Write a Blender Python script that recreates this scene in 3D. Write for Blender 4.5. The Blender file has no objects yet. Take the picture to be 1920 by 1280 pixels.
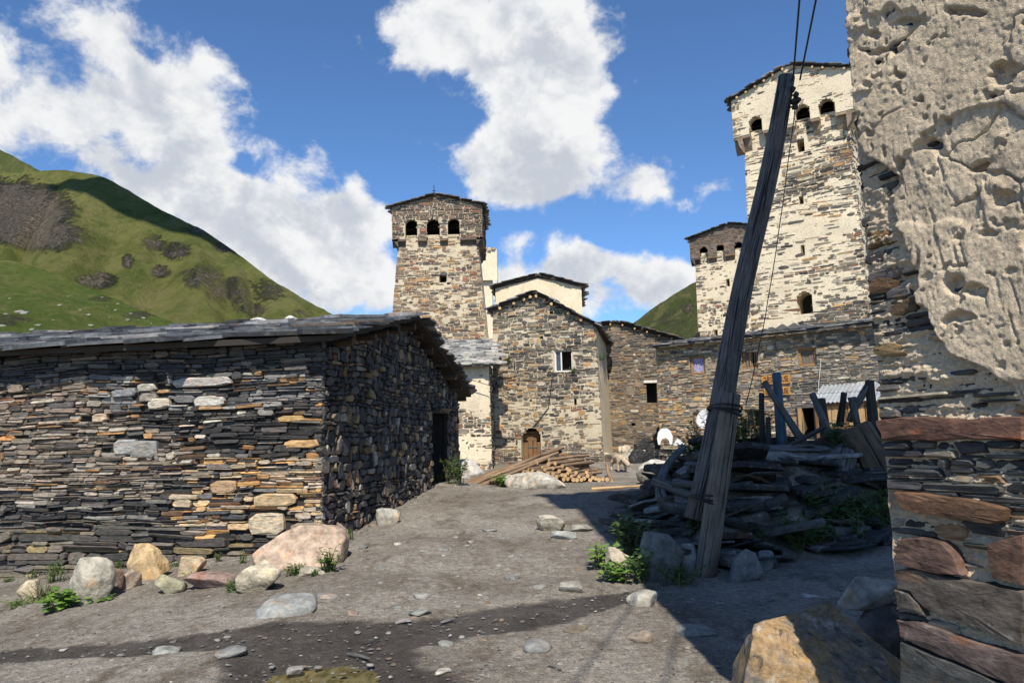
import bpy, math, random
import numpy as np
from mathutils import Vector, Matrix
random.seed(11)
scn = bpy.context.scene
COL = scn.collection

# ------------------------------------------------------------------ camera
FPX = 1400.0
EYE = Vector((0, 0, 1.6))
PITCH, ROLL = math.radians(7.2), math.radians(-1.45)
cam_d = bpy.data.cameras.new('camera')
cam_d.sensor_width = 36.0
cam_d.lens = FPX / 1920 * 36
cam_d.clip_end = 9000
cam_d.clip_start = 0.05
cam = bpy.data.objects.new('camera', cam_d)
COL.objects.link(cam)
RM = Matrix.Rotation(math.pi / 2 + PITCH, 3, 'X') @ Matrix.Rotation(ROLL, 3, 'Z')
cam.matrix_world = Matrix.Translation(EYE) @ RM.to_4x4()
scn.camera = cam

def RAY(px, py):
    return RM @ Vector(((px - 960) / FPX, -(py - 640) / FPX, -1))

def P(px, py, d):
    """the place seen at a photograph pixel, d metres in front (world Y)"""
    r = RAY(px, py)
    return EYE + r * (d / r.y)

# ------------------------------------------------------------------ world
SUN_EL, SUN_AZ = math.radians(49), math.radians(2.0)   # az: to the right of straight behind the camera
sun_vec = Vector((math.sin(SUN_AZ) * math.cos(SUN_EL), -math.cos(SUN_AZ) * math.cos(SUN_EL), math.sin(SUN_EL)))
world = bpy.data.worlds.new('World')
scn.world = world
world.use_nodes = True
wn, wl = world.node_tree.nodes, world.node_tree.links
wn.clear()

class NT:
    """small helper round a node tree"""
    def __init__(s, tree): s.n, s.l = tree.nodes, tree.links
    def node(s, t, **kw):
        n = s.n.new(t)
        for k, v in kw.items(): setattr(n, k, v)
        return n
    def put(s, sock, v):
        if v is None: return
        if hasattr(v, 'is_output') or isinstance(v, bpy.types.NodeSocket): s.l.new(v, sock)
        else: sock.default_value = v
    def math(s, op, a, b=None, clamp=False):
        n = s.node('ShaderNodeMath', operation=op, use_clamp=clamp)
        s.put(n.inputs[0], a); s.put(n.inputs[1], b)
        return n.outputs[0]
    def vmath(s, op, a, b=None):
        n = s.node('ShaderNodeVectorMath', operation=op)
        s.put(n.inputs[0], a); s.put(n.inputs[1], b)
        return n.outputs['Value'] if op in ('LENGTH', 'DOT_PRODUCT') else n.outputs[0]
    def noise(s, vec, scale, detail=4, rough=.55, dist=0.0, out='Fac'):
        n = s.node('ShaderNodeTexNoise')
        s.put(n.inputs['Vector'], vec)
        n.inputs['Scale'].default_value = scale; n.inputs['Detail'].default_value = detail
        n.inputs['Roughness'].default_value = rough; n.inputs['Distortion'].default_value = dist
        return n.outputs[out]
    def ramp(s, fac, a, b, lo=0.0, hi=1.0, smooth=True):
        n = s.node('ShaderNodeMapRange', interpolation_type='SMOOTHSTEP' if smooth else 'LINEAR')
        s.put(n.inputs[0], fac)
        n.inputs[1].default_value, n.inputs[2].default_value = a, b
        n.inputs[3].default_value, n.inputs[4].default_value = lo, hi
        return n.outputs[0]
    def mix(s, fac, a, b, mode='MIX'):
        n = s.node('ShaderNodeMix', data_type='RGBA', blend_type=mode)
        s.put(n.inputs[0], fac)
        for k, v in ((6, a), (7, b)):
            s.put(n.inputs[k], v if not isinstance(v, tuple) or len(v) == 4 else v + (1,))
        return n.outputs[2]
    def scalev(s, vec, k):
        return s.vmath('MULTIPLY', vec, k)

W_ = NT(world.node_tree)
sky = W_.node('ShaderNodeTexSky', sky_type='NISHITA', sun_disc=False)
sky.sun_elevation = SUN_EL
sky.sun_rotation = math.pi - SUN_AZ
sky.altitude = 2200
sky.air_density = 1.0
sky.dust_density = 0.5
sky.ozone_density = 2.2
tc = W_.node('ShaderNodeTexCoord')
dirv = W_.vmath('NORMALIZE', tc.outputs['Generated'])
# clouds: one fractal field over the whole sky dome, gathered into the heaps the photograph shows
def cloud_field(vec, q=0):
    a = W_.noise(W_.scalev(vec, (1, 1, 1.25)), 4.5, 6 - q, .60, .2)
    b = W_.noise(W_.scalev(vec, (1, 1, 1.15)), 14, 6 - q * 2, .64, .2)
    return W_.math('ADD', W_.math('MULTIPLY', a, .6), W_.math('MULTIPLY', b, .4))
BLOBS = [(40, 190, 190, 110, .42), (165, 250, 130, 90, .42), (225, 90, 140, 80, .27), (120, 40, 100, 40, .18), (385, 160, 105, 95, .33), (370, 300, 60, 60, .30), (300, 230, 100, 40, .26),
         (450, 420, 210, 95, .50), (600, 470, 170, 120, .52), (690, 390, 80, 60, .34), (560, 550, 260, 80, .50), (330, 365, 100, 45, .36), (550, 295, 70, 34, .24),
         (900, 40, 160, 85, .44), (1000, 190, 120, 150, .50), (950, 315, 160, 55, .42), (1110, 180, 80, 80, .36), (800, 80, 90, 70, .26), (1030, 60, 100, 100, .38), (1010, 350, 90, 50, .34),
         (1165, 50, 46, 40, .34), (1225, 340, 90, 55, .44), (1355, 360, 60, 44, .38), (1160, 535, 140, 66, .54), (1290, 545, 90, 60, .50), (960, 500, 60, 56, .40), (1075, 495, 70, 44, .36), (930, 560, 60, 60, .36),
         (590, 125, 55, 30, .24), (640, 55, 60, 40, .18), (835, 195, 50, 26, .20), (1290, 405, 44, 18, .24), (1465, 88, 28, 18, .18), (790, 270, 50, 24, .20), (560, 30, 60, 30, .14),
         (1300, 130, 150, 150, -.25), (600, 220, 120, 50, -.14), (1480, 40, 200, 200, -.10), (700, 180, 60, 90, -.16), (1220, 230, 60, 60, -.12), (1120, 420, 80, 34, -.16), (480, 250, 50, 50, -.10), (440, 60, 50, 40, -.10), (185, 160, 50, 45, -.26), (290, 262, 70, 36, -.34), (315, 95, 36, 46, -.2), (50, 25, 70, 34, -.22), (855, 135, 30, 30, -.16), (850, 240, 50, 34, -.24), (60, 100, 60, 26, -.14), (450, 310, 60, 24, -.2), (740, 330, 40, 60, -.2)]
bias = None
wob = W_.vmath('SUBTRACT', W_.noise(dirv, 9, 2, .6, 0, 'Color'), (.5, .5, .5))
dwob = W_.vmath('ADD', dirv, W_.scalev(wob, (.07, .07, .07)))
for (bx, by, rx, ry, w) in BLOBS:
    c = RAY(bx, by).normalized()
    k = c.y * FPX
    v = W_.vmath('MULTIPLY', W_.vmath('SUBTRACT', dwob, tuple(c)), (k / rx, 1.0, k / ry))
    g = W_.ramp(W_.vmath('LENGTH', v), 1.35, .25, 0, w)
    bias = g if bias is None else W_.math('ADD', bias, g)
dens = cloud_field(dirv)
dens2 = W_.math('MULTIPLY', W_.math('SUBTRACT', dens, .5), 3.2)
thick = W_.math('ADD', dens2, bias)
cov = W_.ramp(thick, .20, .58)
shade = W_.math('SUBTRACT', cloud_field(W_.vmath('ADD', dirv, (.01, 0, .045)), 1), dens)
belly = W_.math('MULTIPLY', W_.ramp(thick, .35, .95), .13)
tone = W_.ramp(W_.math('ADD', W_.math('MULTIPLY', shade, 1.9), belly), -.08, .30)
cloudcol = W_.mix(tone, (9.0, 9.05, 9.1), (5.6, 6.0, 6.7))
SKYGAIN = W_.mix(1.0, sky.outputs[0], (1.06, 1.42, 1.72, 1), 'MULTIPLY')
skycol = W_.mix(cov, SKYGAIN, cloudcol)
bg = W_.node('ShaderNodeBackground')
W_.put(bg.inputs[0], skycol)
bg.inputs[1].default_value = 0.08
world.cycles.sampling_method = 'MANUAL'
world.cycles.sample_map_resolution = 256
wo = W_.node('ShaderNodeOutputWorld')
W_.l.new(bg.outputs[0], wo.inputs[0])

sun_d = bpy.data.lights.new('sun', 'SUN')
sun_d.energy = 5.0
sun_d.angle = math.radians(.53)
sun_d.color = (1, .94, .83)
sun = bpy.data.objects.new('sun', sun_d)
COL.objects.link(sun)
sun.rotation_euler = (-sun_vec).to_track_quat('-Z', 'Y').to_euler()
sun.location = (0, -10, 30)
scn.view_settings.view_transform = 'Standard'
scn.view_settings.look = 'None'
scn.view_settings.exposure = 0.35
scn.view_settings.gamma = 1.0
scn.view_settings.use_curve_mapping = False
scn.cycles.max_bounces = 6

# ------------------------------------------------------------------ numpy noise
def _h(ix, iy, iz):
    n = (ix.astype(np.int64) * 374761393 + iy.astype(np.int64) * 668265263 + iz.astype(np.int64) * 2147483647 + 12345) & 0xffffffff
    n = ((n ^ (n >> 13)) * 1274126177) & 0xffffffff
    n = ((n ^ (n >> 16)) * 2246822519) & 0xffffffff
    return ((n ^ (n >> 15)) & 0xffffff) / float(0xffffff)

def vnoise(x, y, z=0.0):
    x, y, z = np.broadcast_arrays(np.asarray(x, float), np.asarray(y, float), np.asarray(z, float))
    ix, iy, iz = np.floor(x), np.floor(y), np.floor(z)
    fx, fy, fz = x - ix, y - iy, z - iz
    fx, fy, fz = [f * f * (3 - 2 * f) for f in (fx, fy, fz)]
    r = 0
    for a in (0, 1):
        for b in (0, 1):
            for c in (0, 1):
                w = (fx if a else 1 - fx) * (fy if b else 1 - fy) * (fz if c else 1 - fz)
                r = r + w * _h(ix + a, iy + b, iz + c)
    return r

def fbm(x, y, z=0.0, octs=4, gain=.5):
    """-1..1"""
    r, a, s = 0, 1.0, 0
    x, y, z = np.asarray(x, float), np.asarray(y, float), np.asarray(z, float)
    for o in range(octs):
        r = r + a * (vnoise(x + 17.3 * o, y - 9.1 * o, z + 5.7 * o) * 2 - 1)
        s += a; a *= gain
        x, y, z = x * 2.03, y * 2.03, z * 2.03
    return r / s

def sstep(a, b, x):
    t = np.clip((np.asarray(x, float) - a) / (b - a), 0, 1)
    return t * t * (3 - 2 * t)

# ------------------------------------------------------------------ objects
WLOC = {}
def thing(name, label, cat, loc, group=None):
    o = bpy.data.objects.new(name, None)
    o.empty_display_size = .2
    COL.objects.link(o)
    o.location = loc
    WLOC[o.name] = Vector(loc)
    tag(o, label, cat, group)
    return o

def tag(o, label=None, cat=None, group=None, kind=None):
    if label: o['label'] = label
    if cat: o['category'] = cat
    if group: o['group'] = group
    if kind: o['kind'] = kind
    return o

def mk(name, verts, faces, mat, parent=None, col=None, uv=None, smooth=False, kind=None, centre=True, attrs=None):
    """one mesh object; verts in world space. col: one colour or one per vertex"""
    v = np.asarray(verts, dtype=np.float64).reshape(-1, 3)
    c = (v.min(0) + v.max(0)) / 2 if centre else np.zeros(3)
    me = bpy.data.meshes.new(name)
    if isinstance(faces, np.ndarray):
        me.vertices.add(len(v)); me.vertices.foreach_set('co', (v - c).astype(np.float32).ravel())
        k = faces.shape[1]
        me.loops.add(faces.size); me.loops.foreach_set('vertex_index', faces.astype(np.int32).ravel())
        me.polygons.add(len(faces))
        me.polygons.foreach_set('loop_start', np.arange(0, faces.size, k, dtype=np.int32))
        me.polygons.foreach_set('loop_total', np.full(len(faces), k, dtype=np.int32))
        me.update(calc_edges=True)
    else:
        me.from_pydata((v - c).tolist(), [], faces)
    if smooth:
        me.polygons.foreach_set('use_smooth', np.ones(len(me.polygons), dtype=bool))
    if col is not None:
        a = me.color_attributes.new('col', 'FLOAT_COLOR', 'POINT')
        cc = np.asarray(col, dtype=np.float32)
        if cc.ndim == 1: cc = np.tile(cc, (len(v), 1))
        cc = np.concatenate([cc[:, :3], np.ones((len(v), 1), np.float32)], 1)
        a.data.foreach_set('color', cc.ravel())
    if attrs:
        for k, arr in attrs.items():
            a = me.attributes.new(k, 'FLOAT', 'POINT')
            a.data.foreach_set('value', np.asarray(arr, np.float32).ravel())
    if uv is not None:
        ul = me.uv_layers.new(name='UVMap')
        idx = np.empty(len(me.loops), np.int32); me.loops.foreach_get('vertex_index', idx)
        ul.data.foreach_set('uv', np.asarray(uv, np.float32)[idx].ravel())
    me.materials.append(mat)
    o = bpy.data.objects.new(name, me)
    COL.objects.link(o)
    WLOC[o.name] = Vector(c)
    o.location = Vector(c)
    if parent is not None:
        o.parent = parent
        o.location = Vector(c) - WLOC[parent.name]
    if kind: o['kind'] = kind
    return o

class Bag:
    """collects shapes for one mesh"""
    def __init__(s): s.v, s.f, s.c, s.u, s.n = [], [], [], [], 0
    def add(s, v, f, col=(.5, .5, .5), uv=None):
        v = np.asarray(v, float).reshape(-1, 3)
        s.v.append(v); s.f += [[i + s.n for i in q] for q in f]
        cc = np.asarray(col, float)
        s.c.append(np.tile(cc, (len(v), 1)) if cc.ndim == 1 else cc)
        s.u.append(np.zeros((len(v), 2)) if uv is None else np.asarray(uv, float))
        s.n += len(v)
    def mk(s, name, mat, parent=None, **kw):
        return mk(name, np.concatenate(s.v), s.f, mat, parent, col=np.concatenate(s.c), uv=np.concatenate(s.u), **kw)

def tube(path, radii, n=10, jit=0.0, caps=True, seed=0):
    """(verts, faces, uv) of a round bar along path"""
    path = [Vector(p) for p in path]
    if not hasattr(radii, '__len__'): radii = [radii] * len(path)
    rr = random.Random(seed)
    V, F, UV = [], [], []
    L = 0
    ref = None
    for i, p in enumerate(path):
        t = (path[min(i + 1, len(path) - 1)] - path[max(i - 1, 0)]).normalized()
        if ref is None: ref = Vector((0, 0, 1)) if abs(t.z) < .9 else Vector((1, 0, 0))
        a = t.cross(ref).normalized(); b = a.cross(t)
        ref = b
        if i: L += (p - path[i - 1]).length
        for k in range(n + 1):
            th = 2 * math.pi * k / n
            kk = k % n
            r = radii[i] * (1 + jit * (math.sin(kk * 2.7 + seed) * .6 + math.sin(kk * 1.3 + i * .9 + seed * 2) * .4))
            V.append(p + (a * math.cos(th) + b * math.sin(th)) * r)
            UV.append((k / n * 2 * math.pi * radii[0] + seed * 1.7, L + seed * 3.1))
    m = n + 1
    for i in range(len(path) - 1):
        for k in range(n):
            F.append([i * m + k, i * m + k + 1, (i + 1) * m + k + 1, (i + 1) * m + k])
    if caps:
        F.append([k for k in range(n)][::-1]); F.append([(len(path) - 1) * m + k for k in range(n)])
    return np.array([tuple(v) for v in V]), F, np.array(UV)

def board(c, ax, ay, az, jit=0.0, seed=0):
    """box from a centre and three half-axis vectors; uv runs along ax"""
    rr = random.Random(seed)
    V, UV = [], []
    for i in (-1, 1):
        for j in (-1, 1):
            for k in (-1, 1):
                q = Vector(c) + Vector(ax) * i + Vector(ay) * j + Vector(az) * k
                q += Vector([rr.uniform(-jit, jit) for _ in range(3)])
                V.append(tuple(q)); UV.append((j * Vector(ay).length + k * Vector(az).length + seed, i * Vector(ax).length + seed * 2.3))
    F = [[0, 1, 3, 2], [4, 6, 7, 5], [0, 4, 5, 1], [2, 3, 7, 6], [0, 2, 6, 4], [1, 5, 7, 3]]
    return np.array(V), F, np.array(UV)

def prism(outline, off):
    """outline: list of 3D points; extruded by vector off"""
    n = len(outline)
    a = [tuple(Vector(p)) for p in outline]; b = [tuple(Vector(p) + Vector(off)) for p in outline]
    F = [list(range(n)), list(range(n, 2 * n))[::-1]] + [[i, n + i, n + (i + 1) % n, (i + 1) % n] for i in range(n)]
    return np.array(a + b), F

# ------------------------------------------------------------------ materials
MATS = {}
def material(name, build):
    if name in MATS: return MATS[name]
    m = bpy.data.materials.new(name); m.use_nodes = True
    t = NT(m.node_tree); t.n.clear()
    out = t.node('ShaderNodeOutputMaterial')
    b = t.node('ShaderNodeBsdfPrincipled')
    t.l.new(b.outputs[0], out.inputs[0])
    t.out = out
    build(t, b)
    MATS[name] = m
    return m

def bump(t, b, h, dist, strength=1.0):
    n = t.node('ShaderNodeBump')
    n.inputs['Distance'].default_value = dist; n.inputs['Strength'].default_value = strength
    t.put(n.inputs['Height'], h)
    t.l.new(n.outputs[0], b.inputs['Normal'])

def pos(t): return t.node('ShaderNodeNewGeometry').outputs['Position']

def attr(t, name='col', out='Color'):
    a = t.node('ShaderNodeAttribute'); a.attribute_name = name
    return a.outputs[out]

def stone_mat(name, fine=40, var=.5, rough=.85, bd=.006, lichen=.0, spec=.3, strat=4.0, rust=.25):
    def f(t, b):
        p = pos(t)
        ps = t.scalev(p, (1, 1, strat))
        n1 = t.noise(ps, fine * .3, 5, .6)
        n2 = t.noise(ps, fine, 5, .65)
        k = t.math('ADD', t.ramp(n1, .3, .7, 1 - var, 1 + var, False), t.ramp(n2, .3, .7, -.22, .22, False))
        c = t.mix(1.0, attr(t), (1, 1, 1), 'MULTIPLY')
        g = t.node('ShaderNodeCombineColor'); [t.put(g.inputs[i], k) for i in range(3)]
        c = t.mix(1.0, c, g.outputs[0], 'MULTIPLY')
        r = t.ramp(t.noise(ps, fine * .17, 4, .6), .56, .68, 0, rust)
        c = t.mix(r, c, t.mix(1.0, c, (2.1, 1.25, .6), 'MULTIPLY'))
        if lichen:
            l = t.ramp(t.noise(p, fine * .6, 4, .7), .60, .70, 0, lichen)
            c = t.mix(l, c, (.42, .41, .36))
        t.put(b.inputs['Base Color'], c)
        t.put(b.inputs['Roughness'], t.ramp(n2, .3, .7, rough - .12, rough + .1))
        b.inputs['Specular IOR Level'].default_value = spec
        bump(t, b, t.math('ADD', t.math('MULTIPLY', n1, 1.0), t.math('MULTIPLY', n2, .6)), bd)
    return material(name, f)

def plaster_mat(name, c1, c2, c3, scale=1.0, bd=.008, dirt=.5):
    def f(t, b):
        p = pos(t)
        a = t.noise(p, .7 * scale, 6, .65)
        c = t.mix(t.ramp(a, .35, .65), c1, c2)
        s = t.noise(t.scalev(p, (1, 1, .25)), 2.6 * scale, 6, .7)
        c = t.mix(t.ramp(s, .52, .72, 0, dirt), c, c3)
        fn = t.noise(p, 22 * scale, 6, .7)
        g = t.mix(t.ramp(fn, .3, .7), (.78, .77, .75), (1.12, 1.12, 1.12))
        c = t.mix(1.0, c, g, 'MULTIPLY')
        t.put(b.inputs['Base Color'], c)
        b.inputs['Roughness'].default_value = .95
        b.inputs['Specular IOR Level'].default_value = .15
        bump(t, b, t.math('ADD', fn, t.noise(p, 75 * scale, 4, .6)), bd)
    return material(name, f)

def wood_mat(name, c1, c2, grain=60, rough=.85, bd=.004, col=False):
    def f(t, b):
        u = t.node('ShaderNodeUVMap').outputs[0]
        n = t.noise(t.scalev(u, (1, .05, 1)), grain, 6, .65, .3)
        n2 = t.noise(u, 3.5, 4, .6)
        c = t.mix(t.ramp(n, .32, .68), c1, c2)
        c = t.mix(t.ramp(n2, .4, .75, 0, .55), c, t.mix(1.0, c, (.5, .47, .45), 'MULTIPLY'))
        ck = t.ramp(t.noise(t.scalev(u, (1, .035, 1)), grain * .45, 5, .6, .2), .565, .62)
        c = t.mix(t.math('MULTIPLY', ck, .85), c, (.012, .011, .010))
        if col: c = t.mix(1.0, c, t.mix(1.0, attr(t), (2, 2, 2), 'MULTIPLY'), 'MULTIPLY')
        t.put(b.inputs['Base Color'], c)
        b.inputs['Roughness'].default_value = rough
        b.inputs['Specular IOR Level'].default_value = .25
        bump(t, b, t.math('SUBTRACT', n, t.math('MULTIPLY', ck, 1.5)), bd)
    return material(name, f)

def flat_mat(name, c, rough=.6, metal=0.0, var=.25, scale=12, bd=0.0):
    def f(t, b):
        n = t.noise(pos(t), scale, 5, .65)
        k = t.ramp(n, .3, .7, 1 - var, 1 + var)
        g = t.node('ShaderNodeCombineColor'); [t.put(g.inputs[i], k) for i in range(3)]
        t.put(b.inputs['Base Color'], t.mix(1.0, c, g.outputs[0], 'MULTIPLY'))
        b.inputs['Roughness'].default_value = rough; b.inputs['Metallic'].default_value = metal
        if bd: bump(t, b, n, bd)
    return material(name, f)

def leaf_mat(name, c1, c2):
    def f(t, b):
        c = t.mix(t.ramp(t.noise(pos(t), 9, 3), .35, .65), c1, c2)
        c = t.mix(1.0, c, t.mix(1.0, attr(t), (2, 2, 2), 'MULTIPLY'), 'MULTIPLY')
        t.put(b.inputs['Base Color'], c)
        b.inputs['Roughness'].default_value = .55
        tr = t.node('ShaderNodeBsdfTranslucent'); t.put(tr.inputs[0], c)
        mx = t.node('ShaderNodeMixShader'); mx.inputs[0].default_value = .3
        t.l.new(b.outputs[0], mx.inputs[1]); t.l.new(tr.outputs[0], mx.inputs[2])
        t.l.new(mx.outputs[0], t.out.inputs[0])
    return material(name, f)

M_BARN = stone_mat('barn_stone', 38, .5, .85, .007, .16, .25, 4, .45)
M_FAR = stone_mat('masonry_stone', 16, .4, .88, .012, .15, .2, 4)
M_SLATE = stone_mat('roof_slate', 14, .45, .55, .008, .25, .5, 1)
M_ROCK = stone_mat('boulder_stone', 26, .42, .92, .022, .5, .15, 1, .3)
M_SLAB = stone_mat('rusty_slab_stone', 34, .6, .8, .007, .2, .25, 2.2, .5)
M_MORTAR = plaster_mat('lime_mortar', (.62, .53, .38), (.54, .46, .33), (.33, .29, .23), 1.6, .02, .5)
M_LIME = plaster_mat('lime_plaster', (.77, .66, .475), (.69, .585, .42), (.48, .41, .31), 1.0, .015, .5)
M_NEAR = plaster_mat('weathered_plaster', (.78, .635, .455), (.62, .50, .36), (.40, .325, .24), 3.2, .010, .8)
M_EARTH = plaster_mat('dark_earth_joint', (.055, .05, .045), (.04, .037, .035), (.03, .028, .026), 3, .01, .5)
M_VOID = flat_mat('room_shade_and_char_black', (.03, .027, .025, 1), .95)  # near-black stands in for unlit interiors; also the charred stump's own colour
M_GREYWOOD = wood_mat('weathered_grey_wood', (.065, .06, .056), (.19, .18, .168), 55, .85, .012)
M_BROWNWOOD = wood_mat('brown_wood', (.14, .075, .035), (.27, .15, .07), 40)
M_PLANK = wood_mat('yellow_plank_wood', (.36, .22, .10), (.50, .33, .16), 30)
M_BARK = wood_mat('pine_bark', (.12, .075, .045), (.27, .185, .115), 30, .9, .01, True)
M_CUT = flat_mat('fresh_cut_wood', (.52, .34, .17, 1), .8, 0, .2, 30)
M_WIRE = flat_mat('dark_wire', (.015, .015, .016, 1), .6)
# ------------------------------------------------------------------ masonry tools
UPV = Vector((0, 0, 1))
class Face:
    """a wall face: point(u, v, d) = O + U u + V v + N d, between ul(v) and ur(v), below top(s)"""
    def __init__(s, O, U, V, N, w, H, tp=0.0, top=None):
        s.O, s.U, s.V, s.N = [np.array(tuple(Vector(q)), float) for q in (O, U, V, N)]
        s.w, s.H, s.tp = w, H, tp
        s.top = top or (lambda q: np.full_like(np.asarray(q, float), H))
    def ul(s, v): return s.tp * v
    def ur(s, v): return s.w - s.tp * v
    def at(s, u, v, d):
        u, v, d = np.broadcast_arrays(np.asarray(u, float), np.asarray(v, float), np.asarray(d, float))
        return s.O + u[..., None] * s.U + v[..., None] * s.V + d[..., None] * s.N
    def inside(s, u, v, m=0.0):
        a, b = s.ul(v), s.ur(v)
        q = (u - a) / max(b - a, 1e-6)
        return u > a - m and u < b + m and v < float(s.top(np.array(q))) + m

class Hole:
    """an opening in a face; arched: round-headed"""
    def __init__(s, u0, u1, v0, v1, arch=False, depth=.6, sill=True):
        s.u0, s.u1, s.v0, s.v1, s.arch, s.depth = u0, u1, v0, v1, arch, depth
    def has(s, u, v, m=0.0):
        u, v = np.asarray(u, float), np.asarray(v, float)
        r = (u > s.u0 - m) & (u < s.u1 + m) & (v > s.v0 - m) & (v < s.v1 + m)
        if s.arch:
            R = (s.u1 - s.u0) / 2; cu = (s.u0 + s.u1) / 2; cv = s.v1 - R
            r &= (v < cv) | (((u - cu) ** 2 + (v - cv) ** 2) < (R + m) ** 2)
        return r
    def outline(s, n=10):
        if not s.arch: return [(s.u0, s.v0), (s.u1, s.v0), (s.u1, s.v1), (s.u0, s.v1)]
        R = (s.u1 - s.u0) / 2; cu = (s.u0 + s.u1) / 2; cv = s.v1 - R
        return [(s.u0, s.v0), (s.u1, s.v0)] + [(cu + R * math.cos(a), cv + R * math.sin(a)) for a in [math.pi * k / n for k in range(n + 1)]]

def hole_lining(face, h, mat, voidmat, parent, grow=.012, proud=.0, back=True, depth=None):
    """the reveal of an opening and a plate painted near-black for the unlit room behind it"""
    dp = depth or h.depth
    ol = h.outline()
    cu, cv = (h.u0 + h.u1) / 2, (h.v0 + h.v1) / 2
    n = len(ol)
    a = np.array([face.at(u, v, proud) for u, v in ol]); b = np.array([face.at(u, v, -dp) for u, v in ol])
    c = np.array([face.at(u + (.12 if u > cu else -.12), v + (.12 if v > cv else -.12), proud - .03) for u, v in ol])
    F = [[i, (i + 1) % n, n + (i + 1) % n, n + i] for i in range(n)]
    mk('reveal', np.concatenate([a, b]), F, mat, parent)
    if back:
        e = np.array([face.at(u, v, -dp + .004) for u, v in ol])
        mk('unlit_room_plate', e, [list(range(n))], voidmat, parent)

def sheet(face, res, disp, holes=(), s0=0.0, s1=1.0, v0=0.0, edge=.06):
    """displaced skin of a face -> verts, quads"""
    H = float(np.max(face.top(np.linspace(0, 1, 41))))
    nu, nv = max(2, int(face.w * (s1 - s0) / res)), max(2, int((H - v0) / res))
    S, T = np.meshgrid(np.linspace(s0, s1, nu + 1), np.linspace(0, 1, nv + 1))
    v = v0 + T * (face.top(S) - v0)
    u = face.ul(v) + (face.ur(v) - face.ul(v)) * S
    ed = np.minimum(u - face.ul(v), face.ur(v) - u)
    d = disp(u, v) * sstep(0, edge, ed)
    pts = face.at(u, v, d).reshape(-1, 3)
    i = np.arange((nu + 1) * nv).reshape(nv, nu + 1)[:, :-1].ravel()
    q = np.stack([i, i + 1, i + nu + 2, i + nu + 1], 1)
    if holes:
        uc, vc = u.ravel()[q].mean(1), v.ravel()[q].mean(1)
        keep = np.ones(len(q), bool)
        for h in holes: keep &= ~h.has(uc, vc, 0.0)
        q = q[keep]
    return pts, q

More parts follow.
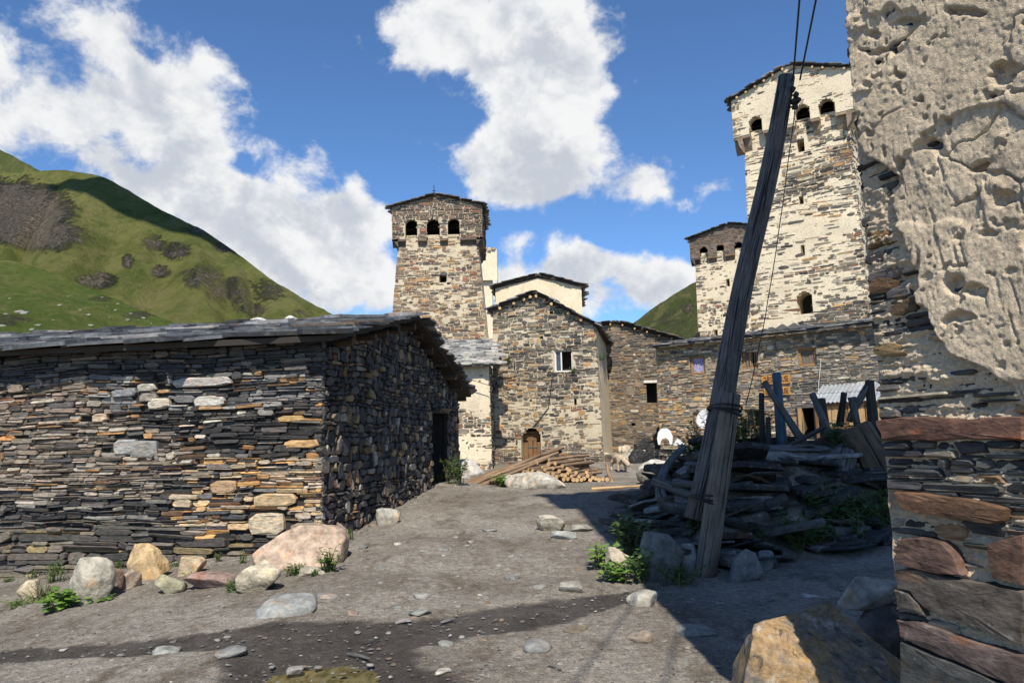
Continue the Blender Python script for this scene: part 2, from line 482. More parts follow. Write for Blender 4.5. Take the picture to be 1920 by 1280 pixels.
def stones_on(face, hr, lr, colfn, dep=(.0, .03), gap=.008, holes=(), seed=0, warp=.05, tall=.18, v0=0.0, rough=1.0, cover=None, bev=True, back=.10, lenk=1.0, s0=0.0, s1=1.0, over=.02, tilt=.012):
    """coursed rubble: list of (verts, faces, colour, centre, area). cover(u, v) gives the depth of plaster that hides a stone"""
    r = random.Random(seed)
    H = float(np.max(face.top(np.linspace(0, 1, 41))))
    out = []
    PU, PV, Q, CC = [], [], [], []
    v = v0
    blocked, h_next = [], None
    while v < H:
        h = h_next or r.uniform(*hr) * (1 if r.random() > .15 else .6)
        h_next = r.uniform(*hr) * (1 if r.random() > .25 else .55)
        a, b = face.ul(v) + s0 * face.w, face.ur(v) - (1 - s1) * face.w
        u = a - r.uniform(0, over)
        newblock = []
        while u < b:
            hit = next((q for q in blocked if q[0] - .02 <= u < q[1]), None)
            if hit: u = hit[1]; continue
            L = min(r.uniform(*lr) * (1 if r.random() > .3 else .5), b + over - u)
            for q in blocked:
                if u < q[0] < u + L: L = q[0] - u
            if L < lr[0] * .3: u += max(L, .02); continue
            hh = h
            if r.random() < tall and L < lr[1] * .9:
                hh = h + h_next; newblock.append((u, u + L))
            u0, u1, va, vb = u, u + L, v, v + hh
            u += L
            uc, vc = (u0 + u1) / 2, (va + vb) / 2
            if not face.inside(uc, vc, .0) or not face.inside(uc, vb - .02, .02): continue
            if any(bool(o.has(uc, vc, .0)) or bool(o.has(u0 + .25 * L, vc)) or bool(o.has(u1 - .25 * L, vc)) or (o.u0 > u0 and o.u1 < u1 and o.v0 < vc < o.v1) for o in holes): continue
            for o in holes:      # stones stop at the opening
                if o.v0 < vc < o.v1 and not o.arch:
                    if u0 < o.u0 < u1: u1 = o.u0
                    elif u0 < o.u1 < u1: u0 = o.u1
            if u1 - u0 < .03: continue
            d = r.uniform(*dep)
            g = gap * r.uniform(.4, 1.4)
            u0 += g; u1 -= g; va += g * .8; vb -= g * .8
            w, t = u1 - u0, vb - va
            if w <= .01 or t <= .006: continue
            c = [(min(w * .3, t * r.uniform(.1, .9) * rough), t * r.uniform(.12, .46) * min(1, rough)) for _ in range(4)]
            j = lambda k: r.uniform(-k, k)
            PU.append((u0 + c[0][0], u1 - c[1][0], u1 + j(.006), u1 + j(.006), u1 - c[2][0], u0 + c[3][0], u0 + j(.006), u0 + j(.006)))
            PV.append((va + j(t * .1), va + j(t * .1), va + c[1][1], vb - c[2][1], vb + j(t * .12), vb + j(t * .12), vb - c[3][1], va + c[0][1]))
            Q.append((uc, vc, w, t, d, r.uniform(-tilt, tilt) / w, r.uniform(-tilt, tilt) / t))
            CC.append(colfn(uc, vc, w, t, r))
        blocked = newblock
        v += h
    if not Q: return out
    PU, PV, Q, CC = np.array(PU), np.array(PV), np.array(Q), np.array(CC)
    if cover is not None:
        k = cover(Q[:, 0], Q[:, 1]) <= Q[:, 4] + .012
        PU, PV, Q, CC = PU[k], PV[k], Q[k], CC[k]
        if not len(Q): return out
    w, t, d = Q[:, 2:3], Q[:, 3:4], Q[:, 4:5]
    wv = warp * (vnoise(PU * .55 + seed, PV * .9) * 2 - 1) + warp * .35 * (vnoise(PU * 2.1 + seed, PV * 2.5) * 2 - 1) if warp else 0 * PU
    cu, cv = PU.mean(1, keepdims=True), PV.mean(1, keepdims=True)
    iu = cu + (PU - cu) * (1 - .012 / np.maximum(w, .04)); iv = cv + (PV - cv) * (1 - np.minimum(.35, .012 / np.maximum(t, .02)))
    di = d + (PU - cu) * Q[:, 5:6] + (PV - cv) * Q[:, 6:7] + np.random.default_rng(seed).uniform(-.004, .004, PU.shape)
    B = face.at(PU, PV + wv, d - back + 0 * PU); I = face.at(iu, iv + wv, di)
    if bev:
        VV = np.concatenate([B, face.at(PU, PV + wv, di - .010), I], 1)
        F = [[i, (i + 1) % 8, 8 + (i + 1) % 8, 8 + i] for i in range(8)] + [[8 + i, 8 + (i + 1) % 8, 16 + (i + 1) % 8, 16 + i] for i in range(8)] + [list(range(16, 24))]
    else:
        VV = np.concatenate([B, I], 1)
        F = [[i, (i + 1) % 8, 8 + (i + 1) % 8, 8 + i] for i in range(8)] + [list(range(8, 16))]
    ctr = VV.mean(1)
    return [(VV[i], F, CC[i], ctr[i], w[i, 0] * t[i, 0]) for i in range(len(VV))]

def lay(stones, name, restname, mat, parent, most=300, px_min=0.0):
    """the pieces that show largest become parts of their own, the rest one part"""
    def show(s):
        x, y, z = s[3]
        if y < .5: return 0
        q = RM.transposed() @ (Vector(s[3]) - EYE)
        ix, iy = 960 + q.x / -q.z * FPX, 640 - q.y / -q.z * FPX
        if not (-20 < ix < 1940 and -20 < iy < 1300): return 0
        return s[4] / (y * y)
    order = sorted(stones, key=show, reverse=True)
    for V, F, c, ctr, ar in order[:most]:
        mk(name, V, F, mat, parent, col=c)
    if order[most:]:
        b = Bag()
        for V, F, c, ctr, ar in order[most:]: b.add(V, F, c)
        b.mk(restname, mat, parent, kind='stuff')

def pick(r, pal, jit=.18):
    x = r.random() * sum(p[0] for p in pal)
    for w, c in pal:
        x -= w
        if x <= 0: break
    k = 1 + r.uniform(-jit, jit)
    return (c[0] * k * (1 + r.uniform(-.05, .05)), c[1] * k, c[2] * k * (1 + r.uniform(-.05, .05)))

def slates(O, U, S, N, w, L, row, size, colfn, seed=0, thick=(.018, .045), drop=.12, lap=1.45, out_r=.10):
    """slab roofing in rows from the eave (O, along U) up the slope S; N out of the roof"""
    r = random.Random(seed)
    O, U, S, N = [Vector(q) for q in (O, U, S, N)]
    out = []
    s = -drop
    k = 0
    while s < L - row * 1.05:
        u = -r.uniform(0, out_r)
        rh = row * r.uniform(.8, 1.2)
        while u < w:
            lw = r.uniform(*size) * (1 if r.random() > .3 else .6)
            ll = rh * lap * r.uniform(.85, 1.3)
            th = r.uniform(*thick)
            c0 = O + U * (u + lw / 2) + S * (s + ll / 2 + r.uniform(-.07, .07) * (1 if k else 1.7)) + N * (th * .5 + .035 + r.uniform(0, .015))
            tu, ts = r.uniform(-.05, .05), -.055 - r.uniform(0, .05)
            n = r.choice((6, 7, 8))
            pts = []
            yaw = r.uniform(-.12, .12)
            for i in range(n):
                a = 2 * math.pi * (i + r.uniform(-.18, .18)) / n + math.pi / n
                ca, sa = math.cos(a), math.sin(a)
                m = max(abs(ca), abs(sa)) ** .75
                x, y = ca / m * lw * .53, sa / m * ll * .5
                x, y = x - y * yaw, y + x * yaw
                pts.append(c0 + U * x + S * y + N * (x * tu + y * ts + r.uniform(-.004, .004)))
            V, F = prism([p + N * th / 2 for p in pts], -N * th)
            out.append((V, F, colfn(r), V.mean(0), lw * ll))
            u += lw * r.uniform(.86, .98)
        s += rh
        k += 1
    return out

SLATE_PAL = [(4, (.06, .064, .072)), (3, (.11, .115, .125)), (2, (.18, .185, .195)), (1.2, (.12, .085, .065)), (1.2, (.28, .27, .255)), (1.4, (.035, .035, .038))]

def box_faces(A, rot, w, dep, H, tp=0.0, peak=0.0, top=None):
    """the four walls of a battered block; A = front left corner at the foot; rot turns the right end towards the camera"""
    A = Vector(A)
    U = Vector((math.cos(rot), -math.sin(rot), 0)); N = Vector((-math.sin(rot), -math.cos(rot), 0))
    if top is None: top = lambda q: H + peak * (1 - np.abs(np.asarray(q, float) * 2 - 1))
    low = lambda q: np.full_like(np.asarray(q, float), H)
    f = Face(A, U, UPV - N * tp, N, w, H, tp, top)
    rt = Face(A + U * w, -N, UPV - U * tp, U, dep, H, tp, low)
    bk = Face(A + U * w - N * dep, -U, UPV + N * tp, -N, w, H, tp, top)
    lf = Face(A - N * dep, N, UPV + U * tp, -U, dep, H, tp, low)
    return f, rt, bk, lf

def rock(c, size, seed, flat=.0, cuts=14, sub=4, rotz=0.0, rough=.05, tiltx=0.0, soft=.0):
    """angular boulder: a cube-sphere trimmed by random planes and roughened -> verts, quads"""
    r = random.Random(seed)
    n = 2 ** sub
    g = np.linspace(-1, 1, n + 1)
    key, verts, quads = {}, [], []
    def vid(p):
        k = tuple(np.round(p, 5))
        if k not in key: key[k] = len(verts); verts.append(p)
        return key[k]
    for ax in range(3):
        for sg in (-1, 1):
            ids = [[None] * (n + 1) for _ in range(n + 1)]
            for i in range(n + 1):
                for j in range(n + 1):
                    p = np.zeros(3); p[ax] = sg; p[(ax + 1) % 3] = g[i]; p[(ax + 2) % 3] = g[j]
                    ids[i][j] = vid(p)
            for i in range(n):
                for j in range(n):
                    q = [ids[i][j], ids[i + 1][j], ids[i + 1][j + 1], ids[i][j + 1]]
                    quads.append(q if sg > 0 else q[::-1])
    v = np.array(verts)
    v = v / np.linalg.norm(v, axis=1)[:, None]
    pw = .62 + soft
    v = np.sign(v) * np.abs(v) ** pw
    v = v / np.abs(v).max(0)
    for k in range(cuts):
        d = np.array([r.gauss(0, 1), r.gauss(0, 1), r.gauss(0, .8) + .15]); d /= np.linalg.norm(d)
        lim = r.uniform(.5, .88)
        e = v @ d - lim
        v = v - np.where(e > 0, e * (.92 - soft * .5), 0)[:, None] * d
    o = seed * 3.71
    nn = fbm(v[:, 0] * 1.6 + o, v[:, 1] * 1.6, v[:, 2] * 1.6, 5, .55)
    nf_ = fbm(v[:, 0] * 6 + o, v[:, 1] * 6, v[:, 2] * 6, 3, .6)
    v = v * (1 + rough * 1.3 * nn + rough * .45 * nf_)[:, None]
    lo_, hi_ = v.min(0), v.max(0)
    v = (v - (lo_ + hi_) / 2) / ((hi_ - lo_) / 2)
    v = v * np.array(size) / 2
    ct, st = math.cos(tiltx), math.sin(tiltx)
    v = np.stack([v[:, 0] * ct + v[:, 2] * st, v[:, 1], -v[:, 0] * st + v[:, 2] * ct], 1)
    c_, s_ = math.cos(rotz), math.sin(rotz)
    v = np.stack([v[:, 0] * c_ - v[:, 1] * s_, v[:, 0] * s_ + v[:, 1] * c_, v[:, 2]], 1)
    return v + np.array(tuple(c)), np.array(quads)
# ------------------------------------------------------------------ the ground
TERR = np.array([(60, 30), (7.0, 10.6), (5.2, 10.0), (3.6, 9.3), (2.2, 8.5), (1.75, 8.9), (1.8, 11.2), (2.4, 14.5), (3.5, 17.6), (4.2, 20), (4.7, 24), (4.8, 70), (60, 70)], float)
def terr_dist(x, y):
    """signed distance, positive inside the raised terrace"""
    d = np.full(np.shape(x), 1e9); ins = np.zeros(np.shape(x), bool)
    n = len(TERR)
    for i in range(n):
        a, b = TERR[i], TERR[(i + 1) % n]
        e = b - a
        t = np.clip(((x - a[0]) * e[0] + (y - a[1]) * e[1]) / (e @ e), 0, 1)
        d = np.minimum(d, np.hypot(x - a[0] - t * e[0], y - a[1] - t * e[1]))
        c = ((a[1] > y) != (b[1] > y))
        with np.errstate(divide='ignore', invalid='ignore'):
            ins ^= c & (x < e[0] * (y - a[1]) / (e[1] if e[1] else 1e-9) + a[0])
    return np.where(ins, d, -d)

def ground_z(x, y, micro=True):
    x, y = np.asarray(x, float), np.asarray(y, float)
    z = np.interp(y, [-30, 0, 4, 7, 10.5, 14, 17, 22, 26, 33, 60, 140], [0, 0, 0, .06, .2, .34, .40, .48, .66, .95, 1.0, 1.0])
    z = z - .10 * np.clip(-x - 2.2, 0, 9) * sstep(17, 11, y)
    z = z + .16 * np.exp(-((x + 1.6) ** 2 / .6 + (y - 18) ** 2 / 14))
    td = terr_dist(x + .25 * fbm(x * .9, y * .9, 3, 3), y + .25 * fbm(x * .9 + 9, y * .9, 3, 3))
    base = 1.28 - sstep(8, 10, y) * .0
    z = z + (base - np.minimum(z, base)) * sstep(-.15, 1.5, td)
    z = z + .03 * fbm(x * .5, y * .5, 1, 3)
    if micro:
        z = z + .026 * fbm(x * 1.6 + .4 * y, y * 2.3, 2, 4) + (.016 * fbm(x * 7, y * 12, 4, 4, .6) + .010 * np.abs(fbm(x * 3.2 - y * .8, y * 6, 6, 3))) * sstep(30, 14, y)
    return z

HGX, HGY = np.meshgrid(np.arange(-14, 24, .1), np.arange(-4, 44, .1))
HG = ground_z(HGX, HGY)
def gz(x, y):
    fx, fy = min(max((x + 14) / .1, 0), HG.shape[1] - 2.01), min(max((y + 4) / .1, 0), HG.shape[0] - 2.01)
    i, j = int(fx), int(fy); a, b = fx - i, fy - j
    return float((HG[j, i] * (1 - a) + HG[j, i + 1] * a) * (1 - b) + (HG[j + 1, i] * (1 - a) + HG[j + 1, i + 1] * a) * b)

def G(px, py):
    """the place on the ground seen at a pixel"""
    r = RAY(px, py)
    t = 1.0
    while t < 60:
        p = EYE + r * t
        if p.z < gz(p.x, p.y): break
        t *= 1.003
    return EYE + r * t

wet_path = [G(*q) for q in ((-80, 1235), (120, 1222), (300, 1212), (480, 1190), (640, 1196), (800, 1184), (930, 1165), (1010, 1148), (1110, 1130), (1190, 1112))]
wet_w = [.16, .22, .22, .36, .55, .42, .40, .36, .28, .14]
wet2 = [G(*q) for q in ((480, 1190), (560, 1230), (620, 1275), (640, 1330))]
wet2_w = [.3, .62, .75, .8]
def band(x, y, pts, ws):
    best = np.full(np.shape(x), 9.0)
    for i in range(len(pts) - 1):
        a, b = pts[i], pts[i + 1]
        ex, ey = b.x - a.x, b.y - a.y
        t = np.clip(((x - a.x) * ex + (y - a.y) * ey) / (ex * ex + ey * ey), 0, 1)
        d = np.hypot(x - a.x - t * ex, y - a.y - t * ey) / (ws[i] + (ws[i + 1] - ws[i]) * t)
        best = np.minimum(best, d)
    return best

def gridlines(lo, hi, fine_lo, fine_hi, fine, grow):
    a = list(np.arange(fine_lo, fine_hi, fine))
    s, x = fine, a[-1]
    while x < hi: s *= grow; x += s; a.append(x)
    s, x = fine, a[0]
    while x > lo: s *= grow; x -= s; a.insert(0, x)
    return np.array(a)
gx = gridlines(-400, 400, -5.5, 6.5, .04, 1.14)
ya = [3.4]
while ya[-1] < 24: ya.append(ya[-1] + .02 + .0022 * ya[-1])
gy_ = list(ya)
s_, y_ = .06, gy_[-1]
while y_ < 600: s_ *= 1.14; y_ += s_; gy_.append(y_)
s_, y_ = .03, gy_[0]
while y_ > -60: s_ *= 1.2; y_ -= s_; gy_.insert(0, y_)
gyv = np.array(gy_)
XX, YY = np.meshgrid(gx, gyv)
ZZ = ground_z(XX, YY)
wn1 = .34 * fbm(XX * 1.7, YY * 1.7, 7, 4) + .16 * fbm(XX * 7, YY * 7, 12, 3)
WET = np.maximum(sstep(1.12, .86, band(XX, YY, wet_path, wet_w) + wn1), sstep(1.1, .88, band(XX, YY, wet2, wet2_w) + wn1))
pc = G(610, 1262)
POND = np.hypot((XX - pc.x + .05) / .52, (YY - pc.y + .05) / .34) + .45 * fbm(XX * 2.6, YY * 2.6, 8, 3)
ZZ = ZZ - .012 * WET - .035 * sstep(1.15, .55, POND)
nuu = len(gx)
ii = np.arange(nuu * (len(gyv) - 1)).reshape(-1, nuu)[:, :-1].ravel()
def ground_mat(t, b):
    p = pos(t)
    a = t.noise(p, .55, 5, .6)
    c = t.mix(t.ramp(a, .36, .64), (.20, .175, .145), (.30, .272, .232))
    m = t.noise(t.scalev(p, (1.0, .55, 1)), 2.2, 6, .7, .4)
    c = t.mix(t.ramp(m, .48, .66, 0, .75), c, (.12, .092, .066))
    m2 = t.noise(t.scalev(p, (.6, 1.6, 1)), 5.5, 6, .72, .6)
    c = t.mix(t.ramp(m2, .54, .66, 0, .6), c, (.30, .27, .23))
    f = t.noise(p, 55, 5, .7)
    v = t.node('ShaderNodeTexVoronoi'); t.put(v.inputs['Vector'], p); v.inputs['Scale'].default_value = 70
    peb = t.ramp(v.outputs['Distance'], .12, .34, 1, 0)
    sel = t.node('ShaderNodeSeparateColor'); t.put(sel.inputs[0], v.outputs['Color'])
    pebm = t.math('MULTIPLY', peb, t.ramp(sel.outputs[0], .86, .90))
    c = t.mix(pebm, c, t.mix(sel.outputs[1], (.10, .10, .105), (.27, .255, .235)))
    c = t.mix(1.0, c, t.mix(t.ramp(f, .3, .7), (.66, .66, .66), (1.3, 1.3, 1.3)), 'MULTIPLY')
    md = t.noise(p, 14, 6, .72)
    c = t.mix(1.0, c, t.mix(t.ramp(md, .34, .66), (.76, .74, .71), (1.2, 1.2, 1.2)), 'MULTIPLY')
    wet = attr(t, 'wet', 'Fac')
    c = t.mix(wet, c, t.mix(1.0, c, (.30, .285, .28), 'MULTIPLY'))
    t.put(b.inputs['Base Color'], c)
    t.put(b.inputs['Roughness'], t.ramp(wet, 0, 1, .95, .55))
    t.put(b.inputs['Specular IOR Level'], t.ramp(wet, 0, 1, .15, .35))
    h = t.math('ADD', t.math('MULTIPLY', f, .7), t.math('MULTIPLY', pebm, .9))
    h = t.math('ADD', h, t.math('MULTIPLY', t.noise(p, 11, 5, .65), 1.2))
    bump(t, b, h, .032)
M_GROUND = material('trodden_dirt', ground_mat)
ground = mk('ground', np.stack([XX, YY, ZZ], -1).reshape(-1, 3), np.stack([ii, ii + 1, ii + nuu + 1, ii + nuu], 1), M_GROUND, smooth=True, kind='structure', centre=False, attrs={'wet': WET.ravel()})

def pond_mat(t, b):
    n = t.noise(t.scalev(pos(t), (3, 1, 1)), 6, 4, .6)
    t.put(b.inputs['Base Color'], t.mix(t.ramp(n, .35, .65), (.075, .062, .022), (.16, .135, .06)))
    b.inputs['Roughness'].default_value = .12
    b.inputs['Specular IOR Level'].default_value = .35
    bump(t, b, t.noise(pos(t), 30, 3, .5), .002)
M_POND = material('muddy_water', pond_mat)
zz = float(np.percentile(ZZ[POND < 1.0], 55)) + .002
mk('water', [(pc.x + 1.0 * math.cos(a), pc.y + .7 * math.sin(a), zz) for a in [2 * math.pi * k / 40 for k in range(40)]], [list(range(40))], M_POND, kind='structure')

# ------------------------------------------------------------------ hills
def hill_mat(name, rocky, green1, green2, sc, flow):
    def f(t, b):
        p = pos(t)
        a = t.noise(p, .012 * sc, 6, .6)
        c = t.mix(t.ramp(a, .38, .62), green1, green2)
        pf = t.scalev(t.vmath('ADD', p, t.scalev(t.noise(p, .01 * sc, 3, .5, 0, 'Color'), (40 / sc, 40 / sc, 40 / sc))), flow)
        st = t.noise(pf, .06 * sc, 8, .68, .4)
        c = t.mix(t.ramp(st, .50, .66, 0, .7), c, (.20, .175, .08))
        c = t.mix(t.ramp(st, .50, .36, 0, .6), c, (.075, .10, .026))
        st2 = t.noise(p, .11 * sc, 8, .78)
        c = t.mix(t.ramp(st2, .5, .62, 0, .45), c, (.07, .088, .026))
        rk = attr(t, 'rock', 'Fac')
        rn = t.noise(p, .05 * sc, 10, .78)
        rf = t.noise(pf, .25 * sc, 8, .8)
        rm = t.ramp(t.math('ADD', t.math('MULTIPLY', rk, .8), t.math('ADD', t.math('MULTIPLY', rn, .7), t.math('MULTIPLY', rf, .62))), .88, 1.04)
        rc = t.mix(t.ramp(t.noise(pf, .5 * sc, 8, .8), .38, .62), (.07, .058, .048), (.36, .29, .225))
        c = t.mix(t.math('MULTIPLY', rm, .92), c, rc)
        t.put(b.inputs['Base Color'], c)
        b.inputs['Roughness'].default_value = 1.0
        b.inputs['Specular IOR Level'].default_value = .05
        h = t.math('ADD', t.math('ADD', st2, st), t.math('MULTIPLY', t.math('MULTIPLY', rm, rf), 2.5))
        bump(t, b, h, 9.0 / sc)
    return material(name, f)

HILLPX = {}
def hill(name, sky_line, deps, foot_d, rows, cols, rock_pts, mat, amp, seed, left=None, foot_z=-6.0, back=.25, gul=1.0, slide=0.0):
    """sky_line: ridge pixels; deps: their distances; the slope runs down towards foot_d"""
    xs = np.array([q[0] for q in sky_line], float)
    tt = np.linspace(0, 1, cols)
    px = xs[0] + (xs[-1] - xs[0]) * tt
    py = np.interp(px, xs, [q[1] for q in sky_line]); dd = np.interp(px, xs, deps)
    # soften the corners of the profile
    ker = np.ones(9) / 9
    py = np.convolve(np.pad(py, 4, 'edge'), ker, 'valid')
    ridge = np.array([tuple(P(a, b_, c)) for a, b_, c in zip(px, py, dd)])
    V, RK = [], []
    rowf = np.concatenate([np.linspace(-back, 0, max(4, rows // 8))[:-1], np.linspace(0, 1, rows)])
    for f in rowf:
        if f < 0:
            x = ridge[:, 0] * (1 - f); y = ridge[:, 1] * (1 - f); z = ridge[:, 2] * (1 + f * 1.2)
            e = np.zeros(cols)
        else:
            x = ridge[:, 0] + (foot_d / ridge[:, 1] - 1) * ridge[:, 0] * f + slide * f
            y = ridge[:, 1] + (foot_d - ridge[:, 1]) * f
            z = ridge[:, 2] + (foot_z - ridge[:, 2]) * (f ** .92)
            e = np.sin(np.pi * np.clip(f * 1.02, 0, 1)) ** .7 * np.ones(cols)
        s = 1.0 / (amp * 6)
        n = fbm(x * s, y * s * .35 , seed, 5, .5)
        gl = np.abs(fbm((x + .45 * y) * s * 1.4, y * s * .22 + seed, seed + 3, 4, .55))
        z = z + e * amp * (n * .9 + gul * (gl * 1.5 - .4)) + amp * .06 * fbm(x * s * 14, y * s * 14, seed, 3)
        V.append(np.stack([x, y, z], 1))
    V = np.array(V)
    R = np.zeros(V.shape[:2])
    # rock outcrops, given as pixels (x, y, rx, ry, weight)
    vv = (V.reshape(-1, 3) - np.array(tuple(EYE))) @ np.array(RM)
    ix, iy = 960 + vv[:, 0] / -vv[:, 2] * FPX, 640 - vv[:, 1] / -vv[:, 2] * FPX
    rk = np.zeros(len(vv))
    for (a, b_, ra, rb, w) in rock_pts:
        rk = np.maximum(rk, w * sstep(1.5, .3, np.hypot((ix - a) / ra, (iy - b_) / rb)))
    nu = cols
    q = np.arange(nu * (V.shape[0] - 1)).reshape(-1, nu)[:, :-1].ravel()
    HILLPX[name] = (ix, iy, V.reshape(-1, 3))
    return mk(name, V.reshape(-1, 3), np.stack([q, q + nu, q + nu + 1, q + 1], 1), mat, smooth=True, kind='structure', centre=False, attrs={'rock': rk})

GR1, GR2 = (.125, .135, .038), (.18, .178, .058)
M_HILL = hill_mat('grassy_mountain', 1, GR1, GR2, 1.0, (1, .35, .25))
M_SLOPE = hill_mat('meadow_slope', 1, (.082, .118, .024), (.125, .142, .036), 3.2, (1, .5, .5))
M_HILL2 = hill_mat('green_mountain', 1, (.07, .09, .03), (.10, .11, .04), 1.0, (1, .4, .3))
hill('mountain_far', [(-400, 130), (-150, 215), (0, 280), (75, 320), (160, 372), (300, 470)], [1900, 1850, 1800, 1750, 1700, 1700], 1300, 50, 120, [], M_HILL2, 30, 5, gul=.5)
hill('mountain', [(-420, 330), (-200, 338), (-60, 330), (40, 322), (125, 319), (190, 330), (250, 362), (300, 392), (380, 430), (450, 478), (520, 532), (600, 577), (660, 606), (760, 640), (900, 690), (1010, 745), (1110, 812)],
     [1000, 1000, 1000, 1000, 1000, 990, 975, 960, 930, 900, 870, 840, 810, 780, 740, 700, 660], 420, 260, 420,
     [(30, 400, 120, 70, .62), (90, 440, 90, 40, .5), (290, 455, 30, 20, .42), (330, 470, 40, 22, .42), (240, 490, 14, 18, .5), (300, 510, 22, 16, .5), (380, 520, 50, 30, .42), (430, 545, 60, 34, .40), (500, 545, 50, 30, .36), (470, 580, 40, 20, .36), (180, 525, 44, 20, .5), (110, 455, 18, 30, .4), (570, 585, 30, 14, .3), (380, 430, 30, 14, .5), (420, 465, 26, 12, .45)],
     M_HILL, 30, 2, gul=1.5)
hill('meadow', [(-500, 400), (-200, 440), (0, 482), (90, 508), (180, 545), (260, 580), (330, 606), (430, 640), (560, 690)], [420, 400, 380, 370, 360, 345, 330, 310, 290], 120, 120, 220,
     [(20, 600, 60, 14, .38), (260, 590, 40, 10, .38), (190, 560, 30, 8, .34), (60, 640, 80, 14, .34)], M_SLOPE, 5, 9, gul=.4, foot_z=-2)
hill('mountain_right', [(880, 815), (980, 738), (1080, 668), (1140, 632), (1190, 604), (1240, 566), (1280, 542), (1310, 524), (1420, 470), (1560, 400), (1800, 330), (2200, 260)], [940, 920, 900, 900, 900, 900, 890, 880, 870, 850, 830, 800], 420, 150, 260,
     [(1260, 600, 40, 30, .3), (1290, 575, 20, 20, .36), (1230, 620, 20, 14, .3)], M_HILL2, 20, 14, gul=.8)
MEADOW = HILLPX['meadow']

# a cumulus high above, outside the picture, whose shadow lies on the mountain's shoulder
cc_ = P(330, 425, 930) + sun_vec * 1250
V, Q = rock(cc_ + Vector((20, 0, 30)), (430, 150, 40), 61, sub=5, cuts=5, rotz=math.radians(-28), rough=.22, soft=.3)
mk('cloud', V, Q, flat_mat('cloud_vapour', (.85, .85, .86, 1), 1.0), smooth=True, kind='structure')
# ------------------------------------------------------------------ buildings
M_DARKWOOD = wood_mat('smoked_wood', (.035, .03, .026), (.075, .062, .05), 30)
def FP(face, px, py, off=0.0):
    """(u, v) of the point of a wall seen at a pixel"""
    r = np.array(tuple(RAY(px, py))); o = np.array(tuple(EYE))
    n = np.cross(face.U, face.V)
    q = face.O + face.N * off
    t = ((q - o) @ n) / (r @ n)
    p = o + r * t - q
    v = p[2] / face.V[2]
    u = (p - v * face.V) @ face.U
    return float(u), float(v)

def PH(face, x0, y0, x1, y1, arch=False, depth=.6):
    a, b, c, d = FP(face, x0, y0), FP(face, x1, y0), FP(face, x0, y1), FP(face, x1, y1)
    return Hole((a[0] + c[0]) / 2, (b[0] + d[0]) / 2, (c[1] + d[1]) / 2, (a[1] + b[1]) / 2, arch, depth)

def gable_roof(parent, A, U, N, w, dep, zl, za, zr, fa=.5, os=.3, of=.3, seed=0, row=.3, size=(.35, .7), most=300, deck=.07, thick=(.018, .045), pal=SLATE_PAL, sides='lr', drop=.08, extra=None):
    A, U, N = Vector((A[0], A[1], 0)), Vector(U), Vector(N)
    for sd in sides:
        if sd == 'l': e0, zz, dirn, run = A, zl, U, fa * w
        else: e0, zz, dirn, run = A + U * w, zr, -U, (1 - fa) * w
        S = (dirn * run + UPV * (za - zz)); L = S.length; S.normalize()
        n = (-N).cross(S); n = n if n.z > 0 else -n
        O = e0 + N * of + UPV * zz - S * os
        Oi = O - N * .10 + S * .12
        c = [Oi, Oi - N * (dep + 2 * of - .2), Oi - N * (dep + 2 * of - .2) + S * (L + os - .12), Oi + S * (L + os - .12)]
        V, F = prism(c, n * deck)
        rf = mk('roof', V, F, M_DARKWOOD, parent, uv=np.zeros((8, 2)))
        lay(slates(O + n * (deck - .03), -N, S, n, dep + 2 * of, L + os, row, size, lambda r: pick(r, pal), seed + ord(sd), thick, drop), 'slate', 'slate_rest', M_SLATE, rf, most * 4 // 5 if sd == 'l' else most // 5)

def skin(face, res, disp, mat, parent, holes=(), name='wall', smooth=True, **kw):
    p_, q_ = sheet(face, res, disp, holes, **kw)
    return mk(name, p_, q_, mat, parent, smooth=smooth)

